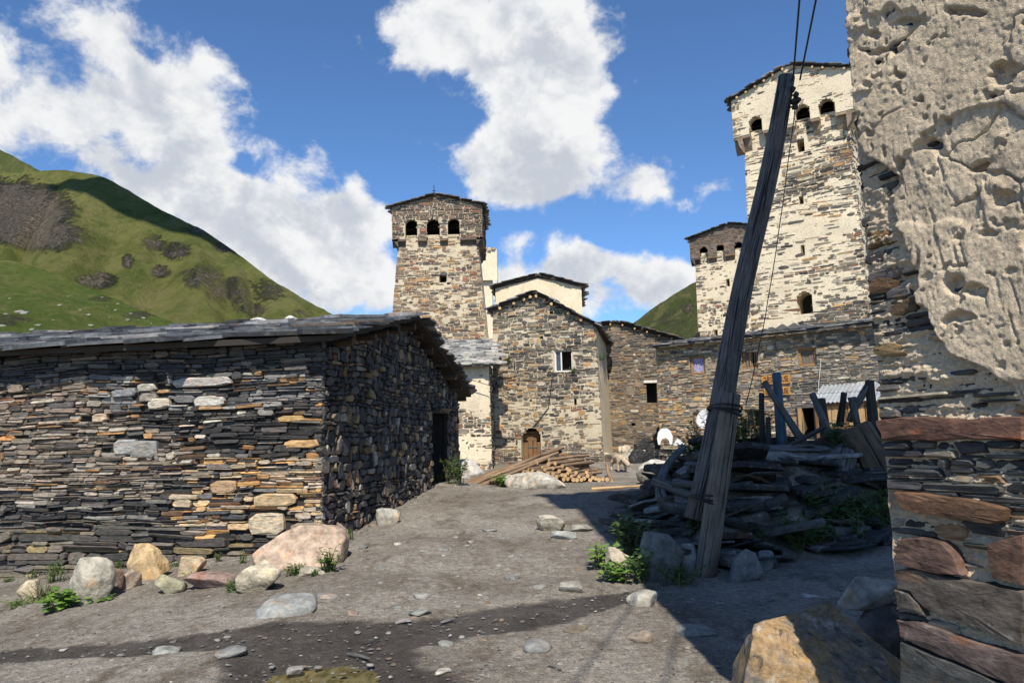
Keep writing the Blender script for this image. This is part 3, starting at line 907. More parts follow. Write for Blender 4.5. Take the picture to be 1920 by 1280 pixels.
def crown(parent, A, rot, w, dep, zb, H, peak, over, arches, archh, pal, mat, stone_dep, cover, seed, hr, lr, corb=.6, smat=None, os=.18, most=60, res=.06, sidearch=0):
    """the overhanging head of a tower: arches, corbels, walls and roof. A: front left corner of the shaft at zb"""
    A = Vector(A)
    U = Vector((math.cos(rot), -math.sin(rot), 0)); N = Vector((-math.sin(rot), -math.cos(rot), 0))
    Ac = A - U * over + N * over; Ac.z = zb
    W, D = w + 2 * over, dep + 2 * over
    f, rt, bk, lf = box_faces(Ac, rot, W, D, H, 0, peak)
    holes = [Hole(u - aw / 2 + over, u + aw / 2 + over, -.2, archh, True, over) for u, aw in arches]
    skin(f, res, cover, mat, parent, holes, 'crown_wall', edge=.02)
    nar = max(2, len(arches))
    sh = [Hole(D * (k + .5) / 3 - .22, D * (k + .5) / 3 + .22, -.2, archh, True, over) for k in range(3)]
    for s_ in (rt, lf): skin(s_, res, cover, mat, parent, sh, 'crown_wall', edge=.02)
    skin(bk, .3, lambda u, v: 0 * u, mat, parent, (), 'crown_wall')
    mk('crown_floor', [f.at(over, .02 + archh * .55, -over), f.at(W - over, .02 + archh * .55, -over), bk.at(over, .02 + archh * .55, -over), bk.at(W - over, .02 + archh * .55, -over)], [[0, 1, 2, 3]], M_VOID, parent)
    for F_, hs in ((f, holes), (rt, sh), (lf, sh)):
        for h in hs:
            ol = [(a_, max(b_, 0)) for a_, b_ in h.outline()]
            ol = ol[1:] + ol[:1]
            n = len(ol)
            V = np.array([F_.at(a_, b_, .005) for a_, b_ in ol] + [F_.at(a_, b_, -over - .02) for a_, b_ in ol])
            mk('arch_soffit', V, [[i, i + 1, n + i + 1, n + i] for i in range(n - 1)], mat, parent)
        edges = [0.0] + [x for h in hs for x in (h.u0, h.u1)] + [F_.w]
        for k in range(0, len(edges), 2):
            a_, b_ = edges[k], edges[k + 1]
            prof = [(0, 0), (0, -.10), (-over * .5, -.13), (-over * .55, -.2 * corb / .6), (-over * .62, -.34 * corb / .6), (-over * .9, -.5 * corb / .6), (-over - .03, -corb), (-over - .03, 0)]
            tpk = .10 if 0 < k < len(edges) - 2 else 0
            n = len(prof)
            V = np.array([F_.at(a_ - tpk * q_, q_, d_) for d_, q_ in prof] + [F_.at(b_ + tpk * q_, q_, d_) for d_, q_ in prof])
            F = [list(range(n))[::-1], list(range(n, 2 * n))] + [[i, n + i, n + (i + 1) % n, (i + 1) % n][::-1] for i in range(n)]
            mk('corbel', V, F, smat or M_FAR, parent, col=pick(random.Random(seed + k), pal))
    st = stones_on(f, hr, lr, lambda u, v, a, b, r: pick(r, pal), stone_dep, .006, holes, seed, .03, .1, cover=cover, bev=False)
    st += stones_on(rt, hr, lr, lambda u, v, a, b, r: pick(r, pal), stone_dep, .006, sh, seed + 1, .03, .1, cover=cover, bev=False)
    gable_roof(parent, Ac, U, N, W, D, zb + H, zb + H + peak, zb + H, .5, os, os, seed, .3, (.35, .6), 60, .05)
    return st

# ---- the slate barn on the left
BR = math.radians(8.5)
BU = Vector((math.cos(BR), -math.sin(BR), 0)); BN = Vector((-math.sin(BR), -math.cos(BR), 0))
B_c = Vector((-2.70, 10.5, -.6)); BW, BD = 9.0, 8.7
B_A = B_c - BU * BW
barn = thing('stone_barn', 'low dark slate-walled barn with a slab roof on the left of the track', 'barn', (B_A.x + 4, B_A.y + 4, .1))
ZE, ZA, ZF = 3.02, 3.92, 2.70
btop = lambda q: np.interp(np.asarray(q, float), [0, .47, 1], [ZE - .02, ZA - .06, ZF - .1]) - B_c.z
bf, brt, bbk, blf = box_faces(B_A, BR, BW, BD, ZE - B_c.z)
brt.top = btop; brt.H = ZA - B_c.z; blf.top = lambda q: btop(1 - np.asarray(q, float)); blf.H = ZA - B_c.z
h_door = PH(brt, 812, 768, 838, 900, False, .8)
h_door.v0 = -.1
jd = lambda u, v: -.05 + .02 * fbm(u * 3, v * 5, 1, 3)
bwall = skin(bf, .10, jd, M_EARTH, barn); skin(brt, .10, jd, M_EARTH, barn, [h_door]); skin(blf, .5, lambda u, v: 0 * u, M_EARTH, barn); skin(bbk, .5, lambda u, v: 0 * u - .05, M_EARTH, barn)
DK = [(6, (.032, .031, .032)), (4, (.058, .055, .053)), (2, (.11, .103, .096)), (1.3, (.20, .185, .165)), (.9, (.36, .33, .28)), (.7, (.12, .075, .045)), (.35, (.30, .17, .075))]
GY = [(4, (.15, .125, .10)), (4, (.20, .17, .138)), (2, (.26, .225, .185)), (1.4, (.07, .064, .06)), (1, (.33, .28, .22)), (.7, (.20, .12, .072)), (.35, (.40, .23, .10))]
GY = [(w, tuple(x * 1.15 for x in c)) for w, c in GY]
TN = [(3, (.42, .31, .18)), (2.5, (.40, .325, .235)), (2, (.31, .255, .195)), (1.6, (.46, .27, .11)), (1, (.17, .10, .065)), (1.2, (.12, .115, .112)), (.8, (.05, .05, .054))]
BL = [(4, (.07, .065, .06)), (3, (.105, .095, .085)), (1.5, (.15, .13, .10)), (.6, (.22, .17, .09))]
def barn_col(u, v, w, t, r):
    z = v + B_c.z
    n = float(vnoise(u * .9, z * 1.4, 3)); n2 = float(vnoise(u * 1.7 + 4, z * 3, 6))
    x = BW - u
    if z > 2.62: return pick(r, [(3, (.08, .078, .078)), (2, (.12, .115, .105)), (1, (.16, .14, .12)), (2, (.05, .05, .053))])
    if 0.3 < z < 1.36 and x < 1.95 + .6 * (n - .5): return pick(r, TN)
    if z < .5 and x > 1.2: return pick(r, BL if u > 3.3 else BL + [(1.5, (.22, .175, .10))])
    if x > 2.55 + 1.2 * (n - .5) + .5 * (z - 1.6) and z > .8: return pick(r, GY)
    if z > 2.1 and n2 > .35: return pick(r, [(3, (.19, .185, .18)), (2, (.28, .265, .24)), (3, (.07, .07, .075)), (1, (.30, .18, .09)), (1.5, (.12, .12, .12))])
    return pick(r, DK)
low = Hole(-1, BW - 1.35, -1, 1.02, False)
big_st = []
stx = []
rb = random.Random(5)
for (px, py, wp, hp, c) in ((500, 982, 66, 40, (.42, .35, .25)), (385, 752, 44, 20, (.44, .41, .36)), (298, 757, 44, 20, (.44, .40, .32)), (405, 753, 34, 18, (.42, .40, .36)), (188, 783, 30, 17, (.40, .31, .22)), (235, 838, 46, 30, (.27, .265, .25)), (270, 842, 56, 32, (.22, .215, .20)), (380, 716, 120, 18, (.36, .33, .30)), (232, 737, 50, 15, (.20, .205, .215)), (276, 726, 38, 16, (.32, .30, .25)), (278, 745, 34, 16, (.26, .23, .19)), (565, 832, 66, 15, (.44, .28, .13)), (515, 937, 84, 24, (.37, .28, .17)), (420, 913, 52, 24, (.32, .22, .13)), (15, 822, 34, 10, (.40, .20, .085)), (30, 728, 34, 16, (.24, .19, .15)), (575, 990, 60, 20, (.22, .18, .13)), (545, 785, 50, 12, (.36, .24, .10))):
    u, v = FP(bf, px, py); k = 10.9 / FPX
    big_st.append(Hole(u - wp * k / 2, u + wp * k / 2, v - hp * k / 2, v + hp * k / 2, False))
    a_ = np.linspace(0, 2 * math.pi, 11)[:-1] + .2
    m = np.maximum(np.abs(np.cos(a_)), np.abs(np.sin(a_))) ** .95
    pu = u + np.cos(a_) / m * wp * k / 2 * (1 + np.array([rb.uniform(-.08, .04) for _ in a_])); pv = v + np.sin(a_) / m * hp * k / 2 * (1 + np.array([rb.uniform(-.12, .05) for _ in a_]))
    V = np.concatenate([bf.at(pu, pv, -.08), bf.at(pu, pv, .015), bf.at(u + (pu - u) * .86, v + (pv - v) * .78, .032 + np.array([rb.uniform(-.01, .01) for _ in a_]))])
    n = 10
    F = [[i, (i + 1) % n, n + (i + 1) % n, n + i] for i in range(n)] + [[n + i, n + (i + 1) % n, 2 * n + (i + 1) % n, 2 * n + i] for i in range(n)] + [list(range(2 * n, 3 * n))]
    stx.append((V, F, c, V.mean(0), wp * hp * k * k * 3))
stx += stones_on(bf, (.018, .060), (.10, .50), barn_col, (-.03, .04), .003, [low] + big_st, 3, .06, .22, rough=.8, tilt=.022)
hi_face = Hole(-1, 20, 1.02, 9)
rest = Hole(BW - 1.35, 20, -1, 9)
stx += stones_on(bf, (.028, .095), (.2, .95), barn_col, (-.035, .05), .002, [hi_face, rest] + big_st, 4, .12, .25, rough=1.1, tilt=.04)
GB = [(5, (.055, .052, .052)), (3, (.09, .082, .075)), (1.6, (.15, .13, .105)), (1.0, (.26, .19, .11)), (.7, (.30, .27, .23)), (.6, (.18, .105, .055))]
stx += stones_on(brt, (.06, .15), (.10, .34), lambda u, v, w, t, r: pick(r, GB), (-.02, .035), .007, [h_door], 5, .08, .25, rough=1.5, tilt=.03)
lay(stx, 'stone', 'stone_rest', M_BARN, bwall, 300)
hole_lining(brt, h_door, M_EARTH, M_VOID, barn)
u_, v_ = FP(brt, 828, 770)
V, F, uv = board(brt.at(u_, v_, -.02), Vector(brt.U) * .5, Vector(brt.N) * .1, (0, 0, .05)); mk('lintel', V, F, M_GREYWOOD, barn, uv=uv)
V, F, uv = tube([brt.at(u_ - .5, v_ + .02, .12), brt.at(u_ + .32, v_ + .03, .14)], .022, 8); mk('latch_bar', V, F, M_BROWNWOOD, barn, uv=uv)
gable_roof(barn, (B_c.x, B_c.y), -BN, BU, BD, BW, ZE, ZA, ZF, .47, .42, .38, 21, .38, (.45, 1.25), 300, .08, (.025, .07), sides='lr', drop=.06)
for k in range(11):
    s = .06 + k * .093
    c = brt.at(s * BD, float(btop(s)) - .07, 0)
    V, F, uv = tube([Vector(c) - BU * .3, Vector(c) + BU * random.uniform(.2, .36)], random.uniform(.05, .075), 8, .08, seed=k); mk('purlin_end', V, F, wood_mat('smoky_purlin', (.06, .042, .03), (.12, .08, .05), 30), barn, uv=uv)
for k in range(2):
    q = P(487 + 58 * k, 603 - 3 * k, 14.6)
    V, F = rock((q.x, q.y, q.z + .02), (.34 - .1 * k, .25, .12), 70 + k, sub=2)
    tag(mk('roof_stone', V, F, M_ROCK, col=(.55, .53, .5), smooth=True), ('small pale stone lying on the barn roof ridge, left one' if k == 0 else 'small pale stone lying on the barn roof ridge, right one'), 'stone', 'stones on the barn roof')

# ---- the tower in the middle
MAS = [(4, (.23, .175, .125)), (3, (.165, .13, .10)), (2.4, (.32, .24, .15)), (1.6, (.085, .074, .066)), (1.6, (.34, .20, .095)), (1.2, (.40, .33, .235)), (1.1, (.22, .11, .07))]
GRS = [(4, (.165, .138, .108)), (3, (.215, .182, .14)), (2.5, (.095, .084, .075)), (1.8, (.30, .22, .135)), (1.5, (.05, .046, .044)), (1.2, (.34, .205, .095)), (.9, (.38, .32, .24)), (.6, (.20, .105, .07))]
CRN = [(4, (.17, .12, .09)), (3, (.125, .10, .083)), (1.5, (.24, .175, .12)), (1.2, (.07, .062, .057)), (1, (.24, .12, .075)), (.8, (.36, .30, .22))]
tp = .075
tw = thing('defence_tower', 'tall tapering stone tower with three arches under its roof, behind the gabled house', 'tower', (-3.3, 35, .5))
TA = Vector((-5.34 - tp * 6.9, 33 - tp * 7, .1)); TWd = 4.13 + 2 * tp * 6.95
ZT = 10.45
tf, trt, tbk, tlf = box_faces(TA, 0, TWd, TWd, ZT + .35 - TA.z, tp)
thole = [PH(tf, 824, 513, 837, 529, False, .9), PH(tf, 806, 529, 813, 534, False, .5), PH(tf, 838, 529, 845, 534, False, .5)]
def cov_t(u, v): return .002 + .018 * fbm(u * .9, v * 1.6, 21, 4) + .008 * fbm(u * 5, v * 8, 22, 3) + .012 * sstep(9.0, 10.2, v)
def masonry(parent, f, rt, hole_f, hole_r, cov, mortar, pal, hr, lr, dep, seed, res=.05, most=300, extra=(), restn='stone_rest', smat=None, colf=None):
    wl_ = skin(f, res, cov, mortar, parent, hole_f)
    st = list(extra)
    cf = colf or (lambda u, v, a, b, r: pick(r, pal))
    st += stones_on(f, hr, lr, cf, dep, .004, hole_f, seed, .06, .15, cover=cov, bev=False, rough=1.2)
    if rt is not None:
        skin(rt, res * 1.5, cov, mortar, parent, hole_r)
        st += stones_on(rt, hr, lr, cf, dep, .004, hole_r, seed + 1, .06, .15, cover=cov, bev=False, rough=1.2)
    lay(st, 'stone', restn, smat or M_FAR, wl_, most)
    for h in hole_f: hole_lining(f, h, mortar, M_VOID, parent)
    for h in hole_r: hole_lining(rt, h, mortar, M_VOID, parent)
cs = crown(tw, tuple(TA + Vector((tp * (ZT - TA.z), tp * (ZT - TA.z), 0))), 0, TWd - 2 * tp * (ZT - TA.z), TWd - 2 * tp * (ZT - TA.z), ZT + .12, 1.5, .5, .24, [(.64, .56), (1.62, .60), (2.56, .56)], .92, CRN, M_MORTAR, (.0, .035), lambda u, v: -.009 + .014 * fbm(u * 1.3, v * 2, 31, 3), 41, (.05, .11), (.14, .45), .34)
skin(trt, .08, lambda u, v: .01 * fbm(u * 2, v * 2, 57, 3), M_LIME, tw)
masonry(tw, tf, None, thole, [], cov_t, M_MORTAR, MAS, (.05, .12), (.12, .5), (-.004, .040), 42, .05, extra=cs)
skin(tlf, .3, lambda u, v: 0 * u, M_MORTAR, tw); skin(tbk, .5, lambda u, v: 0 * u, M_MORTAR, tw)
q = P(814, 372, 33.4)
b = Bag()
for pth, rr_ in (([(0, 0, -.3), (0, 0, .62)], .018), ([(-.09, 0, .36), (.09, 0, .36)], .016)):
    V, F, uv = tube([q + Vector(a_) for a_ in pth], rr_, 6); b.add(V, F, (.1, .1, .1), uv)
V, F = rock((q.x, q.y, q.z + .22), (.12, .12, .16), 8, sub=1); b.add(V, F.tolist(), (.05, .05, .05))
b.mk('roof_cross', M_WIRE, tw)

# ---- the gabled house with the arched door
gh = thing('gabled_house', 'tall gabled stone house with an arched wooden door behind the log pile', 'house', (1.2, 28, .6))
GRr = math.radians(11)
GA = Vector((-.80, 26.0, .2)); GW = 3.84; gtp = .022
ghH, ghP = 5.62, .62
GZ = (6.02, 6.50, 5.26)
gtop = lambda q: np.interp(np.asarray(q, float), [0, .43, 1], GZ) - .2
gf, grt, gbk, glf = box_faces(GA, GRr, GW, 7.0, GZ[2] - .2, gtp, 0, gtop)
glf.top = lambda q: np.full_like(np.asarray(q, float), GZ[0] - .2); gbk.top = lambda q: gtop(1 - np.asarray(q, float))
h_ad = PH(gf, 979, 802, 1015, 892, True, .45); h_ad.v0 = .2
h_w = PH(gf, 1040, 656, 1074, 697, False, .5)
g_holes = [h_ad, h_w, PH(gf, 1076, 748, 1082, 760), PH(gf, 1012, 629, 1019, 635), PH(gf, 958, 573, 963, 578), PH(gf, 1030, 583, 1037, 591), PH(gf, 992, 748, 997, 753)]
def cov_g(u, v): return -.002 + .020 * fbm(u * .8, v * 1.5, 51, 4) + .008 * fbm(u * 5, v * 9, 52, 3) + .016 * np.exp(-((v - 1.9) / .8) ** 2) - .014 * sstep(1.1, .5, v) + .012 * sstep(3.1, 3.7, u)
skin(grt, .08, lambda u, v: .01 * fbm(u * 2, v * 2, 57, 3), M_LIME, gh)
masonry(gh, gf, None, g_holes, [], cov_g, M_MORTAR, GRS, (.04, .10), (.12, .42), (-.004, .042), 55, .045)
skin(glf, .4, lambda u, v: 0 * u, M_MORTAR, gh); skin(gbk, .5, lambda u, v: 0 * u, M_MORTAR, gh)
gU, gN = Vector(gf.U), Vector(gf.N)
gA2 = GA + (gU - gN) * gtp * ghH
gable_roof(gh, gA2, gU, gN, GW - 2 * gtp * ghH, 7.0, GZ[0], GZ[1] + .03, GZ[2], .43, .26, .24, 61, .32, (.35, .7), 90, .07)
for k, s in enumerate((.08, .22, .32, .385, .445, .52, .59, .75, .87)):
    vv_ = float(gtop(s)) - .05
    c = Vector(gf.at(float(gf.ul(vv_)) + s * float(gf.ur(vv_) - gf.ul(vv_)), vv_, 0))
    V, F, uv = tube([c - gN * .4, c + gN * .18], .052, 9, .05, seed=k)
    mk('purlin_end', V, F, M_CUT, gh, uv=uv)
# door: two leaves of planks under an arch
vt0 = FP(gf, 996, 826)[1]
V, F, uv = board(gf.at((h_ad.u0 + h_ad.u1) / 2, (h_ad.v0 + vt0) / 2 - .03, -.26), Vector((0, 0, (vt0 - h_ad.v0) / 2 - .05)), gU * ((h_ad.u1 - h_ad.u0) / 2 - .04), gN * .012)
gdoor = mk('door', V, F, M_BROWNWOOD, gh, uv=uv)
for k in range(4):
    wd = (h_ad.u1 - h_ad.u0 - .06) / 4
    u = h_ad.u0 + .03 + wd * (k + .5)
    vt = FP(gf, 996, 826)[1] - (.05 if k in (0, 3) else 0)
    V, F, uv = board(gf.at(u, (h_ad.v0 + vt) / 2, -.22), Vector((0, 0, (vt - h_ad.v0) / 2)), gU * (wd / 2 - .006), gN * .02, .003, k)
    mk('plank', V, F, M_BROWNWOOD, gdoor, uv=uv)
V, F, uv = board(gf.at((h_ad.u0 + h_ad.u1) / 2, FP(gf, 996, 838)[1], -.19), gU * .16, gN * .012, (0, 0, .025)); mk('latch', V, F, M_GREYWOOD, gdoor, uv=uv)
V, F, uv = board(gf.at((h_ad.u0 + h_ad.u1) / 2, FP(gf, 996, 817)[1], -.27), gU * (h_ad.u1 - h_ad.u0) * .48, gN * .02, (0, 0, .16)); mk('door_head_board', V, F, M_BROWNWOOD, gh, uv=uv)
M_PAINT = flat_mat('old_white_paint', (.62, .60, .55, 1), .7, 0, .2, 25)
M_GLASS = flat_mat('window_pane', (.06, .065, .07, 1), .08)
def casement(parent, face, h, mat, depth=.14, fw=.05, mull=None, pane=True, panemat=None):
    cu, cv = (h.u0 + h.u1) / 2, (h.v0 + h.v1) / 2
    U_, N_ = Vector(face.U), Vector(face.N)
    wn_ = None
    b = Bag()
    hu, hv = (h.u1 - h.u0) / 2, (h.v1 - h.v0) / 2
    for (du, dv, a_, c_) in ((-hu + fw / 2, 0, fw / 2, hv), (hu - fw / 2, 0, fw / 2, hv), (0, -hv + fw / 2, hu - fw, fw / 2), (0, hv - fw / 2, hu - fw, fw / 2)):
        V, F, uv = board(face.at(cu + du, cv + dv, -depth), U_ * a_, N_ * .035, (0, 0, c_)); b.add(V, F, (.5, .5, .5), uv)
    fr = b.mk('window_frame', mat, parent)
    if mull is not None:
        V, F, uv = board(face.at(h.u0 + (h.u1 - h.u0) * mull, cv, -depth + .01), U_ * .022, N_ * .03, (0, 0, hv - fw)); mk('mullion', V, F, mat, fr, uv=uv)
    if pane:
        e = 1.0 if mull is None else mull
        V, F, uv = board(face.at(h.u0 + (h.u1 - h.u0) * e / 2, cv, -depth - .02), U_ * ((h.u1 - h.u0) * e / 2 - fw * .4), N_ * .004, (0, 0, hv - fw * .6)); mk('pane', V, F, panemat or M_GLASS, fr, uv=uv)
    return fr
casement(gh, gf, h_w, M_PAINT, .08, .05, .36)

# ---- plastered annexe to the left of the gabled house
an = thing('plastered_annexe', 'small plastered building with a slate roof between the barn and the gabled house', 'outbuilding', (-1.6, 26, .6))
AA = Vector((-3.0, 24.0, .2)); AWd = 2.28
af, art, abk, alf = box_faces(AA, 0, AWd, 2.6, 3.72, .012)
def cov_a(u, v): return .016 + .024 * fbm(u * 1.1, v * 1.8, 71, 4) + .006 * fbm(u * 6, v * 9, 72, 3) - .022 * np.exp(-((v - 1.95) / .35) ** 2) - .03 * sstep(.7, .4, v) + .012 * sstep(2.2, 2.9, v)
masonry(an, af, None, [], [], cov_a, M_LIME, GRS, (.05, .11), (.14, .45), (-.006, .020), 75, .04, 200)
st = stones_on(art, (.05, .13), (.10, .32), lambda u, v, a, b_, r: pick(r, [(4, (.09, .08, .07)), (2, (.16, .14, .12)), (1, (.34, .29, .22))]), (-.03, .05), .008, [], 77, .05, .2, bev=False, rough=1.5, tilt=.03)
skin(art, .08, lambda u, v: -.03 + 0 * u, M_EARTH, an); lay(st, 'stone', 'side_stone_rest', M_FAR, an, 100)
skin(alf, .4, lambda u, v: 0 * u, M_LIME, an); skin(abk, .4, lambda u, v: 0 * u, M_LIME, an)
AS = Vector((0, 1, .40)).normalized()
AO = Vector((AA.x - .3, 24 - .30, 3.82)); ann = Vector((1, 0, 0)).cross(AS)
V, F = prism([AO, AO + Vector((AWd + .48, 0, 0)), AO + Vector((AWd + .48, 0, 0)) + AS * 3.2, AO + AS * 3.2], ann * .07); anr = mk('roof', V, F, M_GREYWOOD, an, uv=np.zeros((8, 2)))
lay(slates(AO + ann * .04, (1, 0, 0), AS, ann, AWd + .50, 3.2, .19, (.2, .42), lambda r: pick(r, [(3, (.30, .285, .255)), (3, (.22, .215, .20)), (2, (.38, .36, .32)), (1, (.13, .13, .13))]), 79, (.02, .045), .05), 'slate', 'slate_rest', M_SLATE, anr, 220)

# ---- pale turret and pale house behind
tt_ = thing('ruined_turret', 'small pale broken-topped turret with an arched opening beside the central tower', 'tower', (-2.6, 60, 1))
c0 = P(893, 560, 60); c1 = P(928, 560, 60)
UA = Vector((c0.x - .6, 60, 0)); w_ = c1.x - c0.x + .4
sf, srt, sbk, slf = box_faces(UA, 0, w_, 2.5, 15.2, .0)
hz = FP(sf, 905, 505)[1]; ht = FP(sf, 912, 490)[1]
skin(sf, .12, lambda u, v: .02 * fbm(u * 2, v * 2, 81, 3), M_LIME, tt_); skin(srt, .2, lambda u, v: 0 * u, M_LIME, tt_); skin(slf, .3, lambda u, v: 0 * u, M_LIME, tt_); skin(sbk, .5, lambda u, v: 0 * u, M_LIME, tt_)
tf2 = Face(Vector(UA) + Vector((-.05, -.35, 14.2)), (1, 0, 0), (0, 0, 1), (0, -1, 0), w_ + .5, 2.9, 0, lambda q: 2.55 + .18 * np.sin(np.asarray(q, float) * 19) * (np.asarray(q, float) > .3))
ha = Hole(.25, 1.15, -.5, 1.35, True)
skin(tf2, .08, lambda u, v: .02 * fbm(u * 2, v * 2, 83, 3), M_LIME, tt_, [ha], 'parapet_wall', edge=.01)
n_ = ha.outline()[1:] + ha.outline()[:1]
mk('arch_soffit', np.array([tf2.at(a_, max(b_, 0), 0) for a_, b_ in n_] + [tf2.at(a_, max(b_, 0), -.5) for a_, b_ in n_]), [[i, i + 1, len(n_) + i + 1, len(n_) + i] for i in range(len(n_) - 1)], M_LIME, tt_)
V, F, uv = board((UA.x + w_ + .43, 60.6, 15.5), (.02, 0, 0), (0, .95, 0), (0, 0, 1.28)); mk('parapet_side', V, F, M_LIME, tt_, uv=uv)
st = []
for k in range(7):
    V, F, uv = board((UA.x + k * .33 + .1, 59.7, 16.78 + .1 * math.sin(k * 2.1)), (.15, 0, 0), (0, .2, 0), (0, 0, .09), .03, k); mk('coping_stone', V, F, M_FAR, tt_, col=(.4, .3, .2))

ph = thing('pale_house', 'pale plastered house with a wide low gable roof showing behind the gabled house', 'house', (1.8, 38, 1))
a0, a1, a2, a3 = P(929, 553, 36), P(1090, 556, 36), P(1008, 528, 36), P(1088, 540, 36)
pz = 6.2
pf, prt, pbk, plf = box_faces((a0.x, 36, .5), math.radians(4), a1.x - a0.x, 6, P(929, 541, 36).z - .5, 0, P(1008, 522, 36).z - P(929, 541, 36).z)
skin(pf, .1, lambda u, v: .01 * fbm(u * 2, v * 2, 85, 3), M_LIME, ph); skin(prt, .3, lambda u, v: 0 * u, M_LIME, ph); skin(plf, .3, lambda u, v: 0 * u, M_LIME, ph); skin(pbk, .5, lambda u, v: 0 * u, M_LIME, ph)
zz_ = .5 + pf.H
gable_roof(ph, (a0.x, 36), Vector(pf.U), Vector(pf.N), pf.w, 6, zz_, P(1008, 519, 36).z, zz_ - .1, .5, .22, .22, 87, .35, (.4, .8), 60, .14)

# ---- dark stone house between the gabled house and the guest house
dh = thing('dark_stone_house', 'dark brown stone house wedged between the gabled house and the guest house', 'house', (5, 32, 1))
DRr = math.radians(6)
d0 = Vector((3.2, 30.3, .6))
dtop = lambda q: np.interp(np.asarray(q, float), [0, .24, 1], [5.30, 5.45, 4.35])
df, drt, dbk, dlf = box_faces(d0, DRr, 4.4, 6, 5.0, .0, 0, dtop)
dhole = [PH(df, 1212, 718, 1232, 756), PH(df, 1184, 793, 1191, 799), PH(df, 1140, 692, 1146, 700)]
DKB = [(3, (.17, .125, .085)), (3, (.12, .10, .083)), (2, (.085, .078, .072)), (1.5, (.25, .16, .085)), (1.2, (.22, .19, .15)), (.6, (.30, .27, .22))]
DKB = [(w, tuple(x * 1.2 for x in c)) for w, c in DKB]
def cov_d(u, v): return .0 + .012 * fbm(u, v * 1.6, 91, 4)
M_MUD = plaster_mat('mud_mortar', (.24, .20, .15), (.18, .15, .115), (.12, .10, .08), 1.6, .015, .5)
masonry(dh, df, None, dhole, [], cov_d, M_MUD, DKB, (.045, .10), (.12, .42), (.0, .035), 93, .06, 300)
skin(drt, .5, lambda u, v: 0 * u, M_MUD, dh); skin(dlf, .5, lambda u, v: 0 * u, M_MUD, dh)
V, F, uv = board(df.at((dhole[0].u0 + dhole[0].u1) / 2, dhole[0].v1 + .06, -.05), Vector(df.U) * .3, Vector(df.N) * .12, (0, 0, .05)); mk('lintel', V, F, M_PAINT, dh, uv=uv)
gable_roof(dh, d0, Vector(df.U), Vector(df.N), 4.4, 6, .6 + 5.32, .6 + 5.50, .6 + 4.37, .24, .25, .25, 95, .33, (.35, .7), 60, .07)
for k in range(9):
    s = .08 + k * .11
    c = Vector(df.at(s * 4.4, float(dtop(s)) - .02, 0)); Nn = Vector(df.N)
    V, F, uv = tube([c - Nn * .3, c + Nn * .2], .035, 7, seed=k); mk('purlin_end', V, F, M_CUT, dh, uv=uv)

# ---- guest house
gs = thing('guest_house', 'two-storey tan stone guest house with small wooden windows behind the pole', 'house', (8, 26, 1))
SRr = math.atan2(4.5, 5.42)
SA = Vector((5.03, 26.0, .4)); SW = 7.25; SH = 4.12
hf, hrt, hbk, hlf = box_faces(SA, SRr, SW, 3.0, SH, .0)
g1 = [PH(hf, *q, False, .5) for q in ((1294, 667, 1322, 701), (1391, 656, 1420, 692), (1496, 652, 1530, 686))]
g2 = [PH(hf, *q, False, .5) for q in ((1301, 772, 1336, 806), (1396, 766, 1428, 802))]
gd = PH(hf, 1506, 764, 1530, 822, False, .7)
def cov_s(u, v): return -.004 + .010 * fbm(u, v * 1.6, 101, 4)
TNG = [(3, (.30, .24, .165)), (3, (.24, .20, .15)), (2.4, (.36, .27, .17)), (1.6, (.38, .24, .11)), (1.8, (.15, .135, .12)), (1.2, (.09, .085, .08)), (1.2, (.42, .37, .28)), (.6, (.24, .12, .065))]
TNG = [(w, tuple(x * 1.2 for x in c)) for w, c in TNG]
GRG = [(4, (.15, .135, .115)), (3, (.21, .185, .15)), (2.5, (.085, .08, .076)), (2, (.28, .25, .20)), (1.5, (.36, .32, .25)), (1, (.33, .21, .10))]
GRG = [(w, tuple(x * 1.2 for x in c)) for w, c in GRG]
def guest_col(u, v, w, t, r):
    if u > 4.6 + .6 * math.sin(v * 2) and v > 1.6: return pick(r, GRG)
    return pick(r, TNG)
masonry(gs, hf, None, g1 + g2 + [gd], [], cov_s, plaster_mat('tan_mortar', (.33, .28, .20), (.27, .23, .17), (.14, .12, .10), 1.6, .015, .5), TNG, (.035, .085), (.10, .40), (.0, .035), 103, .06, 300, colf=guest_col)
skin(hlf, .5, lambda u, v: 0 * u, M_MUD, gs); skin(hrt, .5, lambda u, v: 0 * u, M_MUD, gs)
st = stones_on(hlf, (.04, .09), (.12, .4), guest_col, (0, .03), .006, [], 104, .03, bev=False)
lay(st, 'stone', 'side_stone_rest', M_FAR, gs, 0)
hU, hN = Vector(hf.U), Vector(hf.N)
RS = (-hN + UPV * .16).normalized(); rn = hU.cross(RS)
rn = rn if rn.z > 0 else -rn
RO = SA + UPV * SH + hN * .32 - UPV * .03 - hU * .15
V, F = prism([RO, RO + hU * (SW + .3), RO + hU * (SW + .3) + RS * 3.4, RO + RS * 3.4], rn * .06); gsr = mk('roof', V, F, M_GREYWOOD, gs, uv=np.zeros((8, 2)))
lay(slates(RO + rn * .03, hU, RS, rn, SW + .3, 3.4, .34, (.35, .8), lambda r: pick(r, SLATE_PAL + [(4, (.2, .19, .17))]), 106, (.02, .05), .06), 'slate', 'slate_rest', M_SLATE, gsr, 120)
M_CURT = flat_mat('striped_curtain', (.32, .30, .45, 1), .9, 0, .6, 30)
M_LACE = flat_mat('lace_curtain', (.16, .13, .10, 1), .9, 0, .5, 40)
